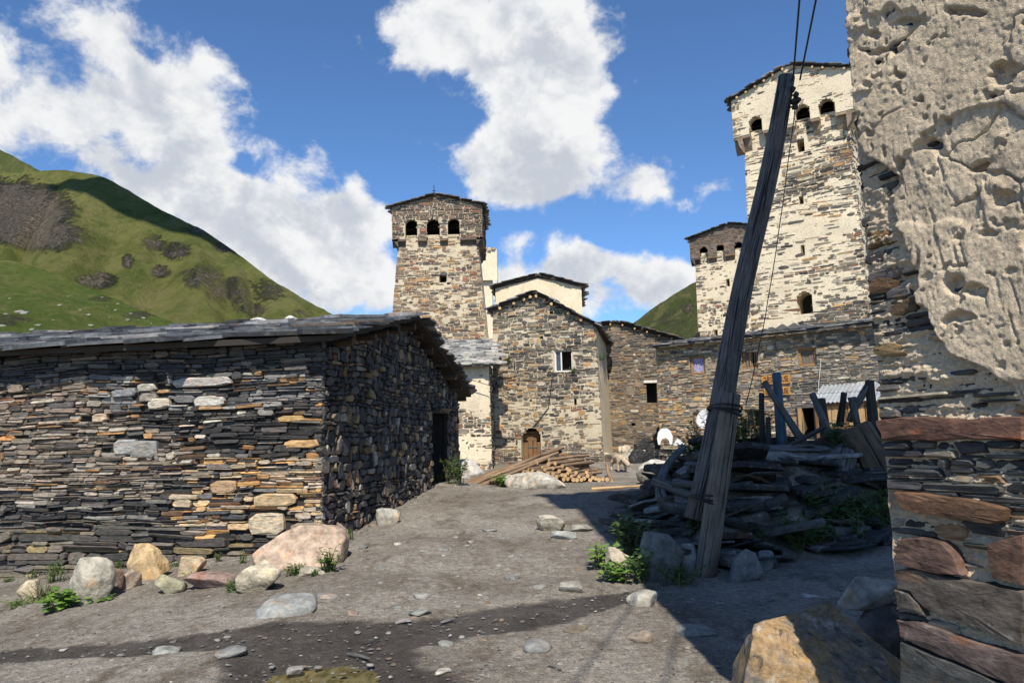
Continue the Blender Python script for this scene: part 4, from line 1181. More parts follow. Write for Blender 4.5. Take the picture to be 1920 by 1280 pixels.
for k, h in enumerate(g1 + g2):
    fr = casement(gs, hf, h, wood_mat('window_wood', (.30, .16, .065), (.42, .24, .10), 30), .10, .07, .5 if k in (1, 4) else None, True, M_CURT if k == 0 else (M_LACE if k in (1, 2) else M_GLASS))
    if k < 3:
        b = Bag()
        for j in range(6):
            u = h.u0 + (h.u1 - h.u0) * (j + .5) / 6
            V, F, uv = board(hf.at(u, (h.v0 + h.v1) / 2, -.112), hU * .018, hN * (.008 + .006 * (j % 2)), (0, 0, (h.v1 - h.v0) / 2 - .07)); b.add(V, F, (.5, .5, .5), uv)
        b.mk('curtain', M_CURT if k == 0 else M_LACE, gs)
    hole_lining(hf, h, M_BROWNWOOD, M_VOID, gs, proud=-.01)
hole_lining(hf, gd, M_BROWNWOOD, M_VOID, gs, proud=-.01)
for s_ in (gd.u0 - .05, gd.u1 + .05):
    V, F, uv = board(hf.at(s_, (gd.v0 + gd.v1) / 2, .03), (0, 0, (gd.v1 - gd.v0) / 2), hU * .06, hN * .06, .004); mk('door_jamb', V, F, M_PLANK, gs, uv=uv)
V, F, uv = board(hf.at((gd.u0 + gd.u1) / 2, gd.v1 + .05, .03), hU * ((gd.u1 - gd.u0) / 2 + .14), hN * .06, (0, 0, .05), .004); mk('door_lintel', V, F, M_GREYWOOD, gs, uv=uv)

def sign(x0, y0, x1, y1, txt, label, seed):
    a_, c_ = FP(hf, x0, y0, .06), FP(hf, x1, y1, .06)
    u0, v1, u1, v0 = a_[0], a_[1], c_[0], c_[1]
    r = random.Random(seed)
    base = hf.at((u0 + u1) / 2, v0, .06)
    s_ = thing('sign_board', label, 'sign', base, 'guest house sign boards')
    pts = [(u0 + (u1 - u0) * t_, v0 + r.uniform(-.02, .02)) for t_ in np.linspace(0, 1, 7)] + [(u1 - (u1 - u0) * t_, v1 + r.uniform(-.02, .02)) for t_ in np.linspace(0, 1, 7)]
    V, F = prism([hf.at(u, v, .085) for u, v in pts], -hN * .05)
    mk('board', V, F, wood_mat('orange_sign_wood', (.50, .24, .06), (.62, .33, .10), 25), s_, uv=np.array([((p @ hf.U), p[2]) for p in V]))
    cu = bpy.data.curves.new('lettering', 'FONT'); cu.body = txt; cu.align_x = 'CENTER'; cu.align_y = 'CENTER'; cu.extrude = .006
    cu.size = (v1 - v0) * .95
    to = bpy.data.objects.new('tmp', cu); COL.objects.link(to)
    bpy.context.view_layer.update()
    wd = to.dimensions.x
    me = bpy.data.meshes.new_from_object(to)
    bpy.data.objects.remove(to)
    k = (u1 - u0) * .9 / wd
    c = hf.at((u0 + u1) / 2, (v0 + v1) / 2, .092)
    for v in me.vertices:
        p = c + hf.U * v.co.x * k + np.array([0, 0, 1]) * v.co.y + hf.N * v.co.z
        v.co = Vector(p) - Vector(base)
    me.materials.clear(); me.materials.append(flat_mat('burnt_lettering', (.10, .035, .012, 1), .8))
    lo = bpy.data.objects.new('lettering', me); COL.objects.link(lo); lo.parent = s_
sign(1428, 705, 1482, 718, 'GUEST HOUSE', 'upper orange wooden sign board with carved GUEST HOUSE lettering', 1)
sign(1433, 727, 1482, 740, 'GUEST HOUSE', 'lower orange wooden sign board partly hidden by the blue pole', 2)

# lean-to with a corrugated roof in front of the guest house
lt = thing('lean_to', 'plank lean-to with a corrugated metal roof against the guest house', 'shed', Vector(hf.at(6.6, .6, .8)))
LOf = 1.15
lu0, lv0 = FP(hf, 1526, 756, LOf); lu1, lv1 = FP(hf, 1655, 752, LOf)
tu0, tv0 = FP(hf, 1540, 722, .12)
nn_ = 90
b_ = []
for k in range(nn_ + 1):
    u = lu0 - .08 + (lu1 - lu0 + .35) * k / nn_
    w_ = .018 * math.sin(k * 2 * math.pi / 5)
    for (dd_, zz_) in ((LOf + .1, lv0), (LOf * .55, (lv0 + tv0) / 2 + .01), (LOf * .55 + .02, (lv0 + tv0) / 2 + .02), (.05, tv0)):
        b_.append(hf.at(u, zz_ + w_, dd_))
q = [[k * 4 + j, k * 4 + j + 1, k * 4 + j + 5, k * 4 + j + 4] for k in range(nn_) for j in range(3)]
M_TIN = flat_mat('galvanised_tin', (.50, .52, .54, 1), .42, .55, .18, 3)
mk('corrugated_roof', b_, q, M_TIN, lt)
nb = 9
for k in range(nb):
    u = lu0 + (lu1 - lu0 + .2) * (k + .5) / nb
    wd = (lu1 - lu0 + .2) / nb
    V, F, uv = board(hf.at(u, (lv0 - .08) / 2 + .2, LOf - .04), (0, 0, (lv0 - .08) / 2 - .2), hU * (wd / 2 - .012), hN * .012, .004, k)
    mk('plank', V, F, M_PLANK if k % 3 else M_BROWNWOOD, lt, uv=uv)
V, F, uv = board(hf.at((lu0 + lu1) / 2, lv0 - .05, LOf + .0), hU * (lu1 - lu0) / 2, hN * .04, (0, 0, .04)); mk('roof_beam', V, F, M_BROWNWOOD, lt, uv=uv)
for k in range(5):
    V, F, uv = board(hf.at(lu0 + .03, (lv0 + .1) / 2 + .1, LOf * (k + .5) / 5 - .02), (0, 0, (lv0 + .1) / 2 - .1), hU * .012, hN * (LOf / 10 - .01)); mk('plank', V, F, M_PLANK, lt, uv=uv)

# ---- the tall tower on the right
bt = thing('plastered_tower', 'tall cream plastered tower with arched head behind the guest house', 'tower', (11, 28, .6))
XR = math.atan2(2.2, 3.26); xtp = .020
XU, XN = Vector((math.cos(XR), -math.sin(XR), 0)), Vector((-math.sin(XR), -math.cos(XR), 0))
XA = Vector((8.76, 27.0, .5)) - XU * xtp * 5.2 + XN * xtp * 5.2
XW = 3.93 + 2 * xtp * 5.2; XZ = 12.35
xf, xrt, xbk, xlf = box_faces(XA, XR, XW, XW, XZ + .35 - .5, xtp)
xh = [PH(xf, 1494, 260, 1508, 285, True, .8), PH(xf, 1498, 368, 1506, 384, False, .5), PH(xf, 1503, 460, 1510, 475, False, .5), PH(xf, 1494, 546, 1524, 588, True, .9), PH(xf, 1366, 600, 1374, 614, False, .5)]
def cov_x(u, v): return .011 + .022 * fbm(u * .8, v * 1.7, 111, 4) + .006 * fbm(u * 5, v * 9, 112, 3) - .030 * np.exp(-((v - 10.0 - .25 * (u - 2)) / .55) ** 2) * sstep(.8, 2.0, u) - .03 * sstep(5.6, 5.1, v) * sstep(2.0, 3.0, u) - .016 * np.exp(-((v - 6.6) / .25) ** 2)
cs = crown(bt, tuple(XA + (XU - XN) * xtp * (XZ - .5)), XR, XW - 2 * xtp * (XZ - .5), XW - 2 * xtp * (XZ - .5), XZ + .15, 1.45, .75, .30, [(.55, .50), (1.38, .52), (2.20, .52), (3.02, .52)], .62, MAS, M_LIME, (-.004, .012), lambda u, v: .010 + .016 * fbm(u * 1.3, v * 2, 121, 3), 121, (.05, .12), (.15, .5), .62, M_FAR)
masonry(bt, xf, xrt, xh, [], cov_x, M_LIME, GRS, (.045, .10), (.16, .6), (-.010, .026), 115, .045, 260, extra=cs)
skin(xlf, .3, lambda u, v: 0 * u, M_LIME, bt); skin(xbk, .5, lambda u, v: 0 * u, M_LIME, bt)
cW = XW - 2 * xtp * (XZ - .5) + .6
cA = XA + (XU - XN) * xtp * (XZ - .5) - XU * .3 + XN * .3
for k in range(12):
    s = .06 + k * .08
    c = cA + XU * s * cW; c.z = XZ + .15 + 1.45 + .75 * (1 - abs(2 * s - 1)) - .05
    V, F, uv = tube([c - XN * .3, c + XN * .13], .045, 8, seed=k); mk('purlin_end', V, F, M_CUT, bt, uv=uv)

# ---- smaller tower further back
sm = thing('distant_tower', 'smaller pale tower with a dark arched head seen left of the leaning pole', 'tower', (13, 45, 1))
YR = math.radians(28); ytp = .012
YU, YN = Vector((math.cos(YR), -math.sin(YR), 0)), Vector((-math.sin(YR), -math.cos(YR), 0))
YA = Vector((10.58, 42.0, .5)) - YU * ytp * 7 + YN * ytp * 7
YW = 4.4; YZ = 11.3
yf, yrt, ybk, ylf = box_faces(YA, YR, YW, YW, YZ + .4 - .5, ytp)
yh = [PH(yf, 1362, 523, 1368, 537), PH(yf, 1340, 618, 1347, 632)]
def cov_y(u, v): return .008 + .022 * fbm(u * .8, v * 1.5, 131, 4) + .006 * fbm(u * 5, v * 9, 132, 3) - .03 * sstep(6.9, 6.2, v) * sstep(1.2, .4, u)
cs = crown(sm, tuple(YA + (YU - YN) * ytp * (YZ - .5)), YR, YW - 2 * ytp * (YZ - .5), YW - 2 * ytp * (YZ - .5), YZ + .1, 1.15, .55, .22, [(.55, .46), (1.5, .46), (2.5, .46), (3.4, .46)], .62, [(3, (.15, .105, .08)), (3, (.11, .09, .075)), (1, (.2, .13, .09))], M_MUD, (.0, .02), lambda u, v: .0 + .012 * fbm(u * 1.3, v * 2, 141, 3), 141, (.06, .13), (.16, .5), .4)
masonry(sm, yf, None, yh, [], cov_y, M_LIME, GRS, (.06, .12), (.16, .5), (-.008, .022), 145, .07, 200, extra=cs)
for q_ in (yrt, ylf, ybk): skin(q_, .4, lambda u, v: 0 * u, M_LIME, sm)
# ------------------------------------------------------------------ the near tower on the right edge
NR = math.atan2(.916, .40)
NA = Vector((1.405, 2.87, -.15)); NWd = 4.6; ntp = .001
ZNT = 13.1
nt = thing('near_tower', 'close weathered tower corner with crumbling plaster over rust-brown slabs at the right edge', 'tower', (3.5, 2.2, 0))
nf, nrt, nbk, nlf = box_faces(NA, NR, NWd, NWd, ZNT - NA.z, ntp)
NU, NN = Vector(nf.U), Vector(nf.N)
def to_px(u, v):
    p = nf.at(u, v, 0).reshape(-1, 3) - np.array(tuple(EYE))
    q = p @ np.array(RM)
    z = np.minimum(q[:, 2], -.05)
    s = np.shape(u)
    return (960 + q[:, 0] / -z * FPX).reshape(s), (640 - q[:, 1] / -z * FPX).reshape(s)
YB = [-900, 0, 90, 150, 235, 290, 330, 400, 470, 520, 600, 650, 690, 740, 800, 2500]
XB = [1530, 1560, 1595, 1600, 1612, 1640, 1692, 1684, 1700, 1742, 1748, 1790, 1850, 1930, 2060, 2300]
PITS = [(1888, 142, 26, 22, .05), (1660, 120, 10, 8, .03), (1700, 142, 14, 9, .04), (1745, 190, 8, 7, .03), (1752, 278, 24, 13, .045), (1705, 312, 8, 12, .03), (1850, 308, 22, 12, .04), (1795, 232, 10, 9, .03), (1868, 180, 8, 7, .03), (1640, 60, 20, 9, .035), (1725, 40, 34, 10, .035), (1830, 30, 46, 9, .035), (1660, 95, 44, 7, .03), (1900, 375, 26, 20, .04), (1802, 535, 22, 22, .05), (1845, 545, 26, 12, .04), (1750, 262, 8, 6, .03), (1875, 440, 26, 9, .03), (1650, 250, 12, 8, .03), (1690, 165, 8, 8, .025), (1822, 590, 30, 10, .04), (1735, 505, 9, 30, .03), (1690, 345, 12, 20, .03)]
def ndisp(u, v):
    u, v = np.asarray(u, float), np.asarray(v, float)
    ix, iy = to_px(u, v)
    w1, w2 = fbm(u * 9, v * 9, 241, 4, .6), fbm(u * 9 + 31, v * 9, 242, 4, .6)
    e = ix - np.interp(iy, YB, XB) + 34 * w1
    pm = sstep(-4, 6, e)
    flake = sstep(-.05, .02, fbm(u * 3.4 + .05 * w1, v * 3.4, 243, 5, .55) + .10)
    pl = .034 + .012 * flake + .006 * fbm(u * 5, v * 5, 202, 4) + .005 * fbm(u * 20 + w1, v * 16, 203, 4, .65) + .0035 * fbm(u * 60, v * 50, 204, 3, .7)
    sc = sstep(.25, .55, fbm(u * 60 + v * 12, v * 6, 205, 3)) * sstep(.0, .4, fbm(u * 5, v * 3, 206, 2))
    pl = pl - .007 * sc
    cr = np.abs(fbm(u * 4 + .12 * w1 + v * 2.0, v * 4.5 + .12 * w2, 244, 4, .5))
    pl = pl - .016 * sstep(.035, .0, cr) * sstep(-.1, .25, fbm(u * 2, v * 2, 245, 2))
    sp = vnoise(u * 20 + 1.2 * w1, v * 30 + 1.2 * w2, 207) * .6 + vnoise(u * 55, v * 70, 208) * .4
    pl = pl - .016 * sstep(.73, .86, sp)
    lay_ = fbm(u * 7 + .5 * w1, v * 34, 210, 4, .6)
    rb_ = .010 + .022 * lay_ + .022 * np.abs(fbm(u * 22, v * 48, 209, 4, .65)) + .012 * fbm(u * 5, v * 7, 246, 3) + .006 * fbm(u * 70, v * 90, 211, 2)
    rb_ = rb_ - .020 * sstep(760, 900, iy) - .006
    d = pm * pl + (1 - pm) * rb_
    for (a, b, ra, rb2, dp) in PITS:
        d = d - dp * .75 * sstep(1.05, .5, np.hypot((ix - a + 22 * w1 + 10 * (sp - .5)) / ra, (iy - b + 20 * w2) / rb2))
    return d
fine = Face(nf.O, nf.U, nf.V, nf.N, 1.15, 3.95, 0.0)
fine.ul = lambda v: ntp * v; fine.ur = lambda v: 1.15 + 0 * v
nu_, nv_ = 280, 820
SS, TT = np.meshgrid(np.linspace(0, 1, nu_ + 1), np.linspace(0, 1, nv_ + 1))
vv_ = .45 + TT * 3.5
uu_ = fine.ul(vv_) + (1.15 - fine.ul(vv_)) * SS
dd_ = ndisp(uu_, vv_)
rag = (.016 * fbm(vv_ * 4, 0 * vv_, 221, 4) + .010 * fbm(vv_ * 22, 0 * vv_, 222, 3)) * sstep(.10, 0, uu_ - fine.ul(vv_))
dd_ = dd_ * sstep(0, .018, uu_ - fine.ul(vv_)) * sstep(1.15, 1.09, uu_)
pts_ = nf.at(uu_ - rag, vv_, dd_).reshape(-1, 3)
i_ = np.arange((nu_ + 1) * nv_).reshape(nv_, nu_ + 1)[:, :-1].ravel()
npl = mk('plaster', pts_, np.stack([i_, i_ + 1, i_ + nu_ + 2, i_ + nu_ + 1], 1), M_NEAR, nt, smooth=True)
# the rest of the same face, coarser
cz = lambda u, v: .03 * fbm(u * 3, v * 3, 223, 4) * sstep(1.15, 1.4, u) + .012 * fbm(u * 12, v * 12, 224, 3) * sstep(1.15, 1.4, u)
fa = Face(nf.O + nf.U * 1.15, nf.U, nf.V, nf.N, NWd - 1.15, 4.0); fa.ul = lambda v: 0 * v; fa.ur = lambda v: NWd - 1.15 - ntp * v
skin(fa, .04, lambda u, v: .03 * fbm(u * 3, v * 3, 223, 4), M_NEAR, nt)
fb = Face(nf.O, nf.U, nf.V, nf.N, NWd, ZNT - NA.z, ntp); skin(fb, .10, lambda u, v: .03 * fbm(u * 2, v * 2, 225, 4), M_NEAR, nt, v0=3.94)
fc = Face(nf.O, nf.U, nf.V, nf.N, NWd, .46, ntp); skin(fc, .06, lambda u, v: .03 * fbm(u * 4, v * 6, 226, 4), M_NEAR, nt)
for q_ in (nrt, nbk): skin(q_, .4, lambda u, v: 0 * u, M_NEAR, nt)
skin(nlf, .10, lambda u, v: .03 * fbm(u * 4, v * 6, 227, 4), M_NEAR, nt)
ntop = NA + (NU - NN) * ntp * (ZNT - NA.z)
csn = crown(nt, tuple(ntop), NR, NWd - 2 * ntp * (ZNT - NA.z), NWd - 2 * ntp * (ZNT - NA.z), ZNT, 1.5, .6, .32, [(.7, .5), (1.7, .5), (2.7, .5), (3.7, .5)], .6, MAS, M_NEAR, (.0, .02), lambda u, v: .02 + 0 * u, 231, (.08, .16), (.2, .6), .6, res=.2)
lay(csn, 'stone', 'crown_stone_rest', M_FAR, nt, 0)
# rust-brown slabs that show through, as pixel outlines
SLABS = [([(1628, 436), (1660, 428), (1694, 432), (1697, 452), (1668, 462), (1632, 468)], (.30, .155, .06)),
         ([(1634, 524), (1662, 520), (1694, 526), (1692, 548), (1640, 556)], (.20, .105, .055)),
         ([(1676, 566), (1700, 556), (1724, 553), (1727, 580), (1700, 592), (1678, 592)], (.21, .125, .07)),
         ([(1640, 648), (1672, 640), (1700, 648), (1706, 668), (1660, 672), (1644, 664)], (.27, .17, .085)),
         ([(1797, 640), (1830, 634), (1850, 648), (1846, 660), (1800, 660)], (.25, .15, .085)),
         ([(1650, 788), (1700, 783), (1765, 781), (1830, 784), (1930, 780), (1930, 824), (1850, 823), (1760, 826), (1665, 823)], (.22, .105, .075)),
         ([(1686, 921), (1740, 924), (1830, 934), (1898, 952), (1893, 974), (1870, 982), (1790, 972), (1705, 956)], (.20, .10, .06)),
         ([(1687, 1028), (1700, 1010), (1735, 1006), (1775, 1014), (1800, 1040), (1812, 1078), (1770, 1076), (1700, 1058)], (.185, .10, .078)),
         ([(1862, 1016), (1930, 1000), (1930, 1098), (1872, 1082)], (.19, .10, .07)),
         ([(1688, 1066), (1730, 1066), (1790, 1080), (1860, 1092), (1930, 1106), (1930, 1210), (1870, 1186), (1800, 1160), (1745, 1138), (1716, 1106), (1692, 1100)], (.155, .115, .095)),
         ([(1690, 1102), (1712, 1110), (1740, 1142), (1745, 1152), (1694, 1142)], (.16, .125, .105)),
         ([(1692, 1160), (1730, 1162), (1800, 1188), (1860, 1206), (1935, 1230), (1935, 1300), (1860, 1262), (1780, 1228), (1700, 1192)], (.18, .115, .10)),
         ([(1700, 1200), (1760, 1226), (1850, 1262), (1935, 1304), (1935, 1400), (1700, 1330)], (.10, .09, .085))]
rs = random.Random(77)
slab_holes = []
for poly, c in SLABS:
    P2 = []
    for k in range(len(poly)):
        a, b = poly[k], poly[(k + 1) % len(poly)]
        for t_ in (0, .33, .67):
            x, y = a[0] + (b[0] - a[0]) * t_, a[1] + (b[1] - a[1]) * t_
            P2.append(FP(nf, x + rs.uniform(-2, 2), y + rs.uniform(-1.6, 1.6)))
    pu, pv = np.array([q[0] for q in P2]), np.array([q[1] for q in P2])
    pu = np.maximum(pu, ntp * pv - .010 + .006 * np.sin(pv * 60))
    cu, cv = pu.mean(), pv.mean()
    hgt = pv.max() - pv.min()
    slab_holes.append(Hole(pu.min() + .02, pu.max() - .02, pv.min() + .01, pv.max() - .01))
    n = len(P2)
    dp = (.030 if len(slab_holes) > 5 else .012) + rs.uniform(0, .010)
    jt = lambda s_: np.array([rs.uniform(-s_, s_) for _ in range(n)])
    k1 = 1 - .010 / max(hgt, .05)
    V = np.concatenate([nf.at(pu, pv, -.06), nf.at(pu, pv, dp - .016 + jt(.005)), nf.at(cu + (pu - cu) * .985, cv + (pv - cv) * k1, dp + jt(.002)), nf.at(cu + (pu - cu) * .5, cv + (pv - cv) * .5, dp + .003 + jt(.001))])
    F = [[m * n + i, m * n + (i + 1) % n, (m + 1) * n + (i + 1) % n, (m + 1) * n + i] for m in range(3) for i in range(n)] + [list(range(3 * n, 4 * n))]
    mk('slab', V, F, M_SLAB, nt, col=(c[0] * .60, c[1] * .66, c[2] * .64))
thin = Face(nf.O, nf.U, nf.V, nf.N, 1.15, 3.9, 0.0); thin.ul = fine.ul
NPAL = [(5, (.045, .044, .045)), (3, (.075, .07, .066)), (2, (.12, .105, .09)), (1, (.22, .14, .075)), (.8, (.26, .22, .17))]
stn = stones_on(thin, (.012, .034), (.06, .30), lambda u, v, w, t, r: pick(r, NPAL), (-.010, .026), .0012, slab_holes, 205, .02, .25, v0=.45, cover=ndisp, rough=.8, tilt=.008, over=.012)
lay(stn, 'stone', 'stone_rest', M_BARN, npl, 300)
# ------------------------------------------------------------------ boulders and loose stones
def boulder(px, py, wp, hp, c, label, seed, dk=.8, name='boulder', cat='boulder', group=None, sink=.18, rotz=None, tilt=0.0, soft=0.0, sub=4, cuts=14, at=None, mat=None, rough=.05):
    g = at or G(px, py)
    k = g.y / FPX
    w, h = wp * k, hp * k * (1 + sink)
    r = random.Random(seed)
    V, Q = rock((g.x, g.y + w * dk * .3, g.z + h / 2 - h * sink), (w * 1.04, w * dk, h * 1.05), seed, sub=sub, cuts=cuts, rotz=r.uniform(-.25, .25) if rotz is None else rotz, tiltx=tilt, soft=soft, rough=rough)
    cc = np.array(c)[None, :] * (1 + .16 * fbm(V[:, 0] * 3, V[:, 1] * 3, V[:, 2] * 3 + seed, 3))[:, None]
    o = mk(name, V, Q, mat or M_ROCK, col=cc, smooth=True)
    tag(o, label, cat, group)
    return o
def orange_mat(t, b):
    p = pos(t)
    n1, n2, n3 = t.noise(p, 4.5, 7, .65, .8), t.noise(p, 9, 7, .7, .5), t.noise(p, 30, 6, .7)
    c = t.mix(t.ramp(n1, .38, .58), (.19, .165, .135), (.33, .215, .105))
    c = t.mix(t.ramp(n2, .54, .64, 0, .8), c, (.44, .40, .34))
    c = t.mix(t.ramp(t.noise(p, 6, 6, .7, 1.0), .56, .64, 0, .85), c, (.055, .05, .05))
    c = t.mix(1.0, c, t.mix(t.ramp(n3, .3, .7), (.6, .6, .6), (1.3, 1.3, 1.3)), 'MULTIPLY')
    t.put(b.inputs['Base Color'], c); b.inputs['Roughness'].default_value = .85; b.inputs['Specular IOR Level'].default_value = .25
    bump(t, b, t.math('ADD', n2, t.math('MULTIPLY', n3, .5)), .02)
M_ORANGE = material('orange_lichen_rock', orange_mat)
BL_ = [(557, 1064, 166, 74, (.40, .30, .225), 'largest rounded pinkish granite boulder under the barn corner', .7, .0),
    (158, 1134, 78, 84, (.36, .33, .27), 'smooth pale grey boulder beside the broad-leaved weed at the barn foot', .7, .1),
    (268, 1086, 74, 64, (.46, .33, .18), 'upright orange-streaked boulder against the barn wall', .6, .0),
    (352, 1078, 54, 32, (.40, .32, .21), 'small tan angular stone against the barn wall right of the orange one', .7, 0),
    (315, 1113, 56, 34, (.30, .28, .19), 'smooth olive grey stone at the left end of the flat red slab', .7, .15),
    (388, 1104, 92, 28, (.24, .165, .14), 'flat reddish slab lying below the barn wall', .5, 0),
    (482, 1108, 86, 52, (.48, .42, .31), 'cream angular boulder in front of the pinkish granite boulder', .7, 0),
    (44, 1128, 40, 38, (.46, .38, .26), 'pointed cream stone at the far left edge of the weeds', .7, 0),
    (212, 1112, 28, 46, (.17, .13, .11), 'narrow dark brown upright slab right of the pale grey boulder', .5, 0),
    (238, 1104, 44, 34, (.30, .24, .19), 'pinkish wedge stone below the orange-streaked boulder', .7, 0),
    (578, 1078, 60, 14, (.38, .34, .27), 'flat pale stone just below the pinkish granite boulder', .7, 0),
    (725, 984, 42, 30, (.33, .32, .28), 'grey wedge-shaped stone on the track beside the barn gable', .8, 0),
    (665, 992, 26, 44, (.24, .15, .09), 'upright brown foundation stone at the foot of the barn gable', .6, 0),
    (640, 1010, 22, 30, (.30, .24, .19), 'small pinkish foundation stone at the barn gable corner', .6, 0),
    (686, 968, 18, 26, (.20, .14, .09), 'slim brown foundation stone further along the barn gable', .6, 0),
    (1034, 996, 52, 30, (.44, .40, .32), 'rounded cream stone in the middle of the track', .8, .1),
    (1058, 1011, 48, 15, (.28, .28, .26), 'flat grey slab just below the rounded cream stone', .8, 0),
    (1092, 996, 40, 12, (.24, .23, .20), 'low grey slab half buried right of the rounded cream stone', .8, 0),
    (1073, 1110, 44, 18, (.27, .255, .22), 'low grey stone on the far edge of the wet mud', .8, .1),
    (1206, 1136, 56, 26, (.33, .31, .26), 'pale stone on the shadow edge right of the wet mud', .8, .1),
    (1003, 916, 116, 30, (.40, .37, .32), 'broad pale boulder in front of the log pile', .5, .2),
    (962, 912, 40, 22, (.46, .44, .40), 'low pale boulder behind the left end of the broad one at the logs', .5, .2),
    (876, 897, 64, 36, (.50, .47, .43), 'whitish boulder at the foot of the plastered annexe', .6, .1),
    (1236, 908, 82, 46, (.42, .40, .34), 'pale speckled boulder where the track meets the rubble bank', .7, .2),
    (1160, 1085, 42, 56, (.40, .34, .26), 'tan stone on the sunlit tip of the rubble bank', .7, 0),
    (1248, 1084, 82, 84, (.17, .175, .165), 'large upright grey boulder at the foot of the rubble bank left of the pole', .6, .15),
    (1294, 1074, 34, 52, (.34, .345, .335), 'narrow pale upright stone between the grey boulder and the pole', .6, 0),
    (1398, 1088, 62, 56, (.20, .20, .195), 'square grey block right of the pole base', .7, 0),
    (1438, 1068, 36, 34, (.22, .23, .22), 'pale grey block behind the square one right of the pole', .7, 0),
    (1290, 968, 40, 42, (.26, .265, .27), 'bluish grey stone wedged behind the pole foot', .7, 0),
    (1130, 866, 36, 18, (.42, .38, .30), 'pale stone at the right corner of the gabled house', .8, 0),
    (1000, 880, 30, 16, (.45, .43, .40), 'small whitish stone by the annexe corner', .8, 0)]
for k, (px, py, wp, hp, c, lb, dk, so) in enumerate(BL_):
    boulder(px, py, wp, hp, c, lb, 300 + k * 7, dk, soft=so, cuts=4 if k in (0, 20, 5) else 12, rough=.09)
boulder(0, 0, 390, 250, (.36, .25, .13), 'large orange and grey boulder in the lower right corner', 911, .8, at=Vector((1.56, 3.72, .02)), sub=5, cuts=9, sink=.1, rotz=.1, mat=M_ORANGE, rough=.06)
boulder(0, 0, 130, 56, (.27, .265, .24), 'grey block on top of the small stack beside the near tower', 921, .6, at=Vector((2.26, 4.85, .46)), sub=4, sink=.02, rotz=-.1)
boulder(0, 0, 150, 110, (.09, .085, .08), 'dark middle block of the small stack beside the near tower', 925, .6, at=Vector((2.30, 4.72, .14)), sub=4, sink=.1)
boulder(0, 0, 110, 60, (.20, .18, .15), 'brown lower block of the small stack beside the near tower', 927, .6, at=Vector((2.16, 4.35, .05)), sub=4, sink=.15)
boulder(0, 0, 230, 150, (.17, .165, .155), 'dark lichen-spotted rock under the near tower corner', 931, .6, at=Vector((1.62, 2.98, .0)), sub=4, sink=.1, soft=.1)
r_ = random.Random(9)
for k in range(26):        # rubble against the dark house
    px, py = r_.uniform(1168, 1236), r_.uniform(826, 862)
    boulder(px, py, r_.uniform(14, 38), r_.uniform(7, 15), pick(r_, [(2, (.42, .38, .31)), (2, (.34, .31, .26)), (1, (.26, .24, .21))]), 'pale block in the rubble spilled below the dark stone house', 400 + k, .8, 'rubble_block', 'rubble', 'rubble below the dark house', sub=2, cuts=7)
for k in range(5):  # black rocks added where only shadow lies under the slabs
    boulder(1200 + k * 8, 868 - (k % 3) * 14, 38, 26, (.03, .03, .032), 'black stone added to paint the shadow left of the low wall', 430 + k, .8, 'shadow_stone', 'stone', 'black stones painting the shadow beside the low wall', sub=2)
# flat slates lying on the track
FL = [(525, 1144, 110, 34), (610, 1119, 40, 10), (430, 880 + 345, 56, 14), (835, 1208, 30, 8), (1200, 1196, 48, 22), (1010, 1215, 50, 18), (1310, 1186, 72, 14), (785, 1150, 40, 14), (790, 1118, 30, 10), (745, 1138, 20, 6), (755, 1165, 30, 6), (660, 1150, 26, 8), (1080, 1182, 42, 10), (960, 1084, 26, 9), (1012, 1100, 24, 8), (830, 1030, 22, 6), (918, 994, 26, 7), (882, 1016, 12, 6), (680, 1026, 18, 7), (745, 1020, 14, 6), (716, 1062, 16, 8), (972, 1040, 20, 7), (1110, 1030, 24, 6), (1150, 1052, 30, 8), (1280, 1240, 30, 8), (830, 1260, 30, 6), (905, 1200, 16, 5), (1050, 1245, 14, 5), (550, 1258, 30, 10), (305, 1222, 50, 10), (700, 985, 22, 6), (760, 950, 18, 5), (1216, 1010, 26, 8), (1190, 1030, 34, 8), (1350, 1130, 18, 5), (1560, 1150, 34, 8), (1445, 1125, 16, 5), (1520, 1118, 32, 5)]
for k, (px, py, wp, hp) in enumerate(FL):
    FLL = {0: 'large flat pale slab sunk in the track below the cream boulder', 1: 'small flat grey slab right of the large one below the barn', 2: 'flat stone on the far left of the wet mud strip', 3: 'lone flat stone in the wet mud right of the water', 4: 'angular grey slate beside the tower shadow edge', 5: 'broad thin slab flush with the dry dirt below the wet strip', 6: 'dark slab lying in the tower shadow edge right of the wet strip', 29: 'flat dark stone at the very bottom left by the mud', 37: 'long thin slate in the shaded path by the near tower', 35: 'pale slate in the shaded path left of the block stack'}
    boulder(px, py + hp * .3, wp, hp * .8, pick(r_, [(3, (.24, .23, .21)), (2, (.18, .175, .165)), (1, (.34, .32, .28)), (1, (.20, .16, .12))]), FLL.get(k, 'flat slate fragment lying loose on the dirt track'), 500 + k, 1.0, 'slate_fragment', 'stone', None if k in FLL else 'slate fragments on the track', sub=2, cuts=6, sink=.35)
for k in range(170):
    px, py = r_.uniform(100, 1300), 1000 + 270 * r_.random() ** 1.3
    if px < 640 and py < 1120: continue
    boulder(px, py, r_.uniform(6, 16), r_.uniform(1.8, 3.6), pick(r_, [(3, (.22, .21, .19)), (2, (.15, .145, .135)), (.7, (.28, .265, .24)), (1, (.17, .13, .10))]), 'small stone chip scattered over the dirt track', 600 + k, 1.0, 'stone_chip', 'stone', 'stone chips on the track', sub=1, cuts=5, sink=.4)
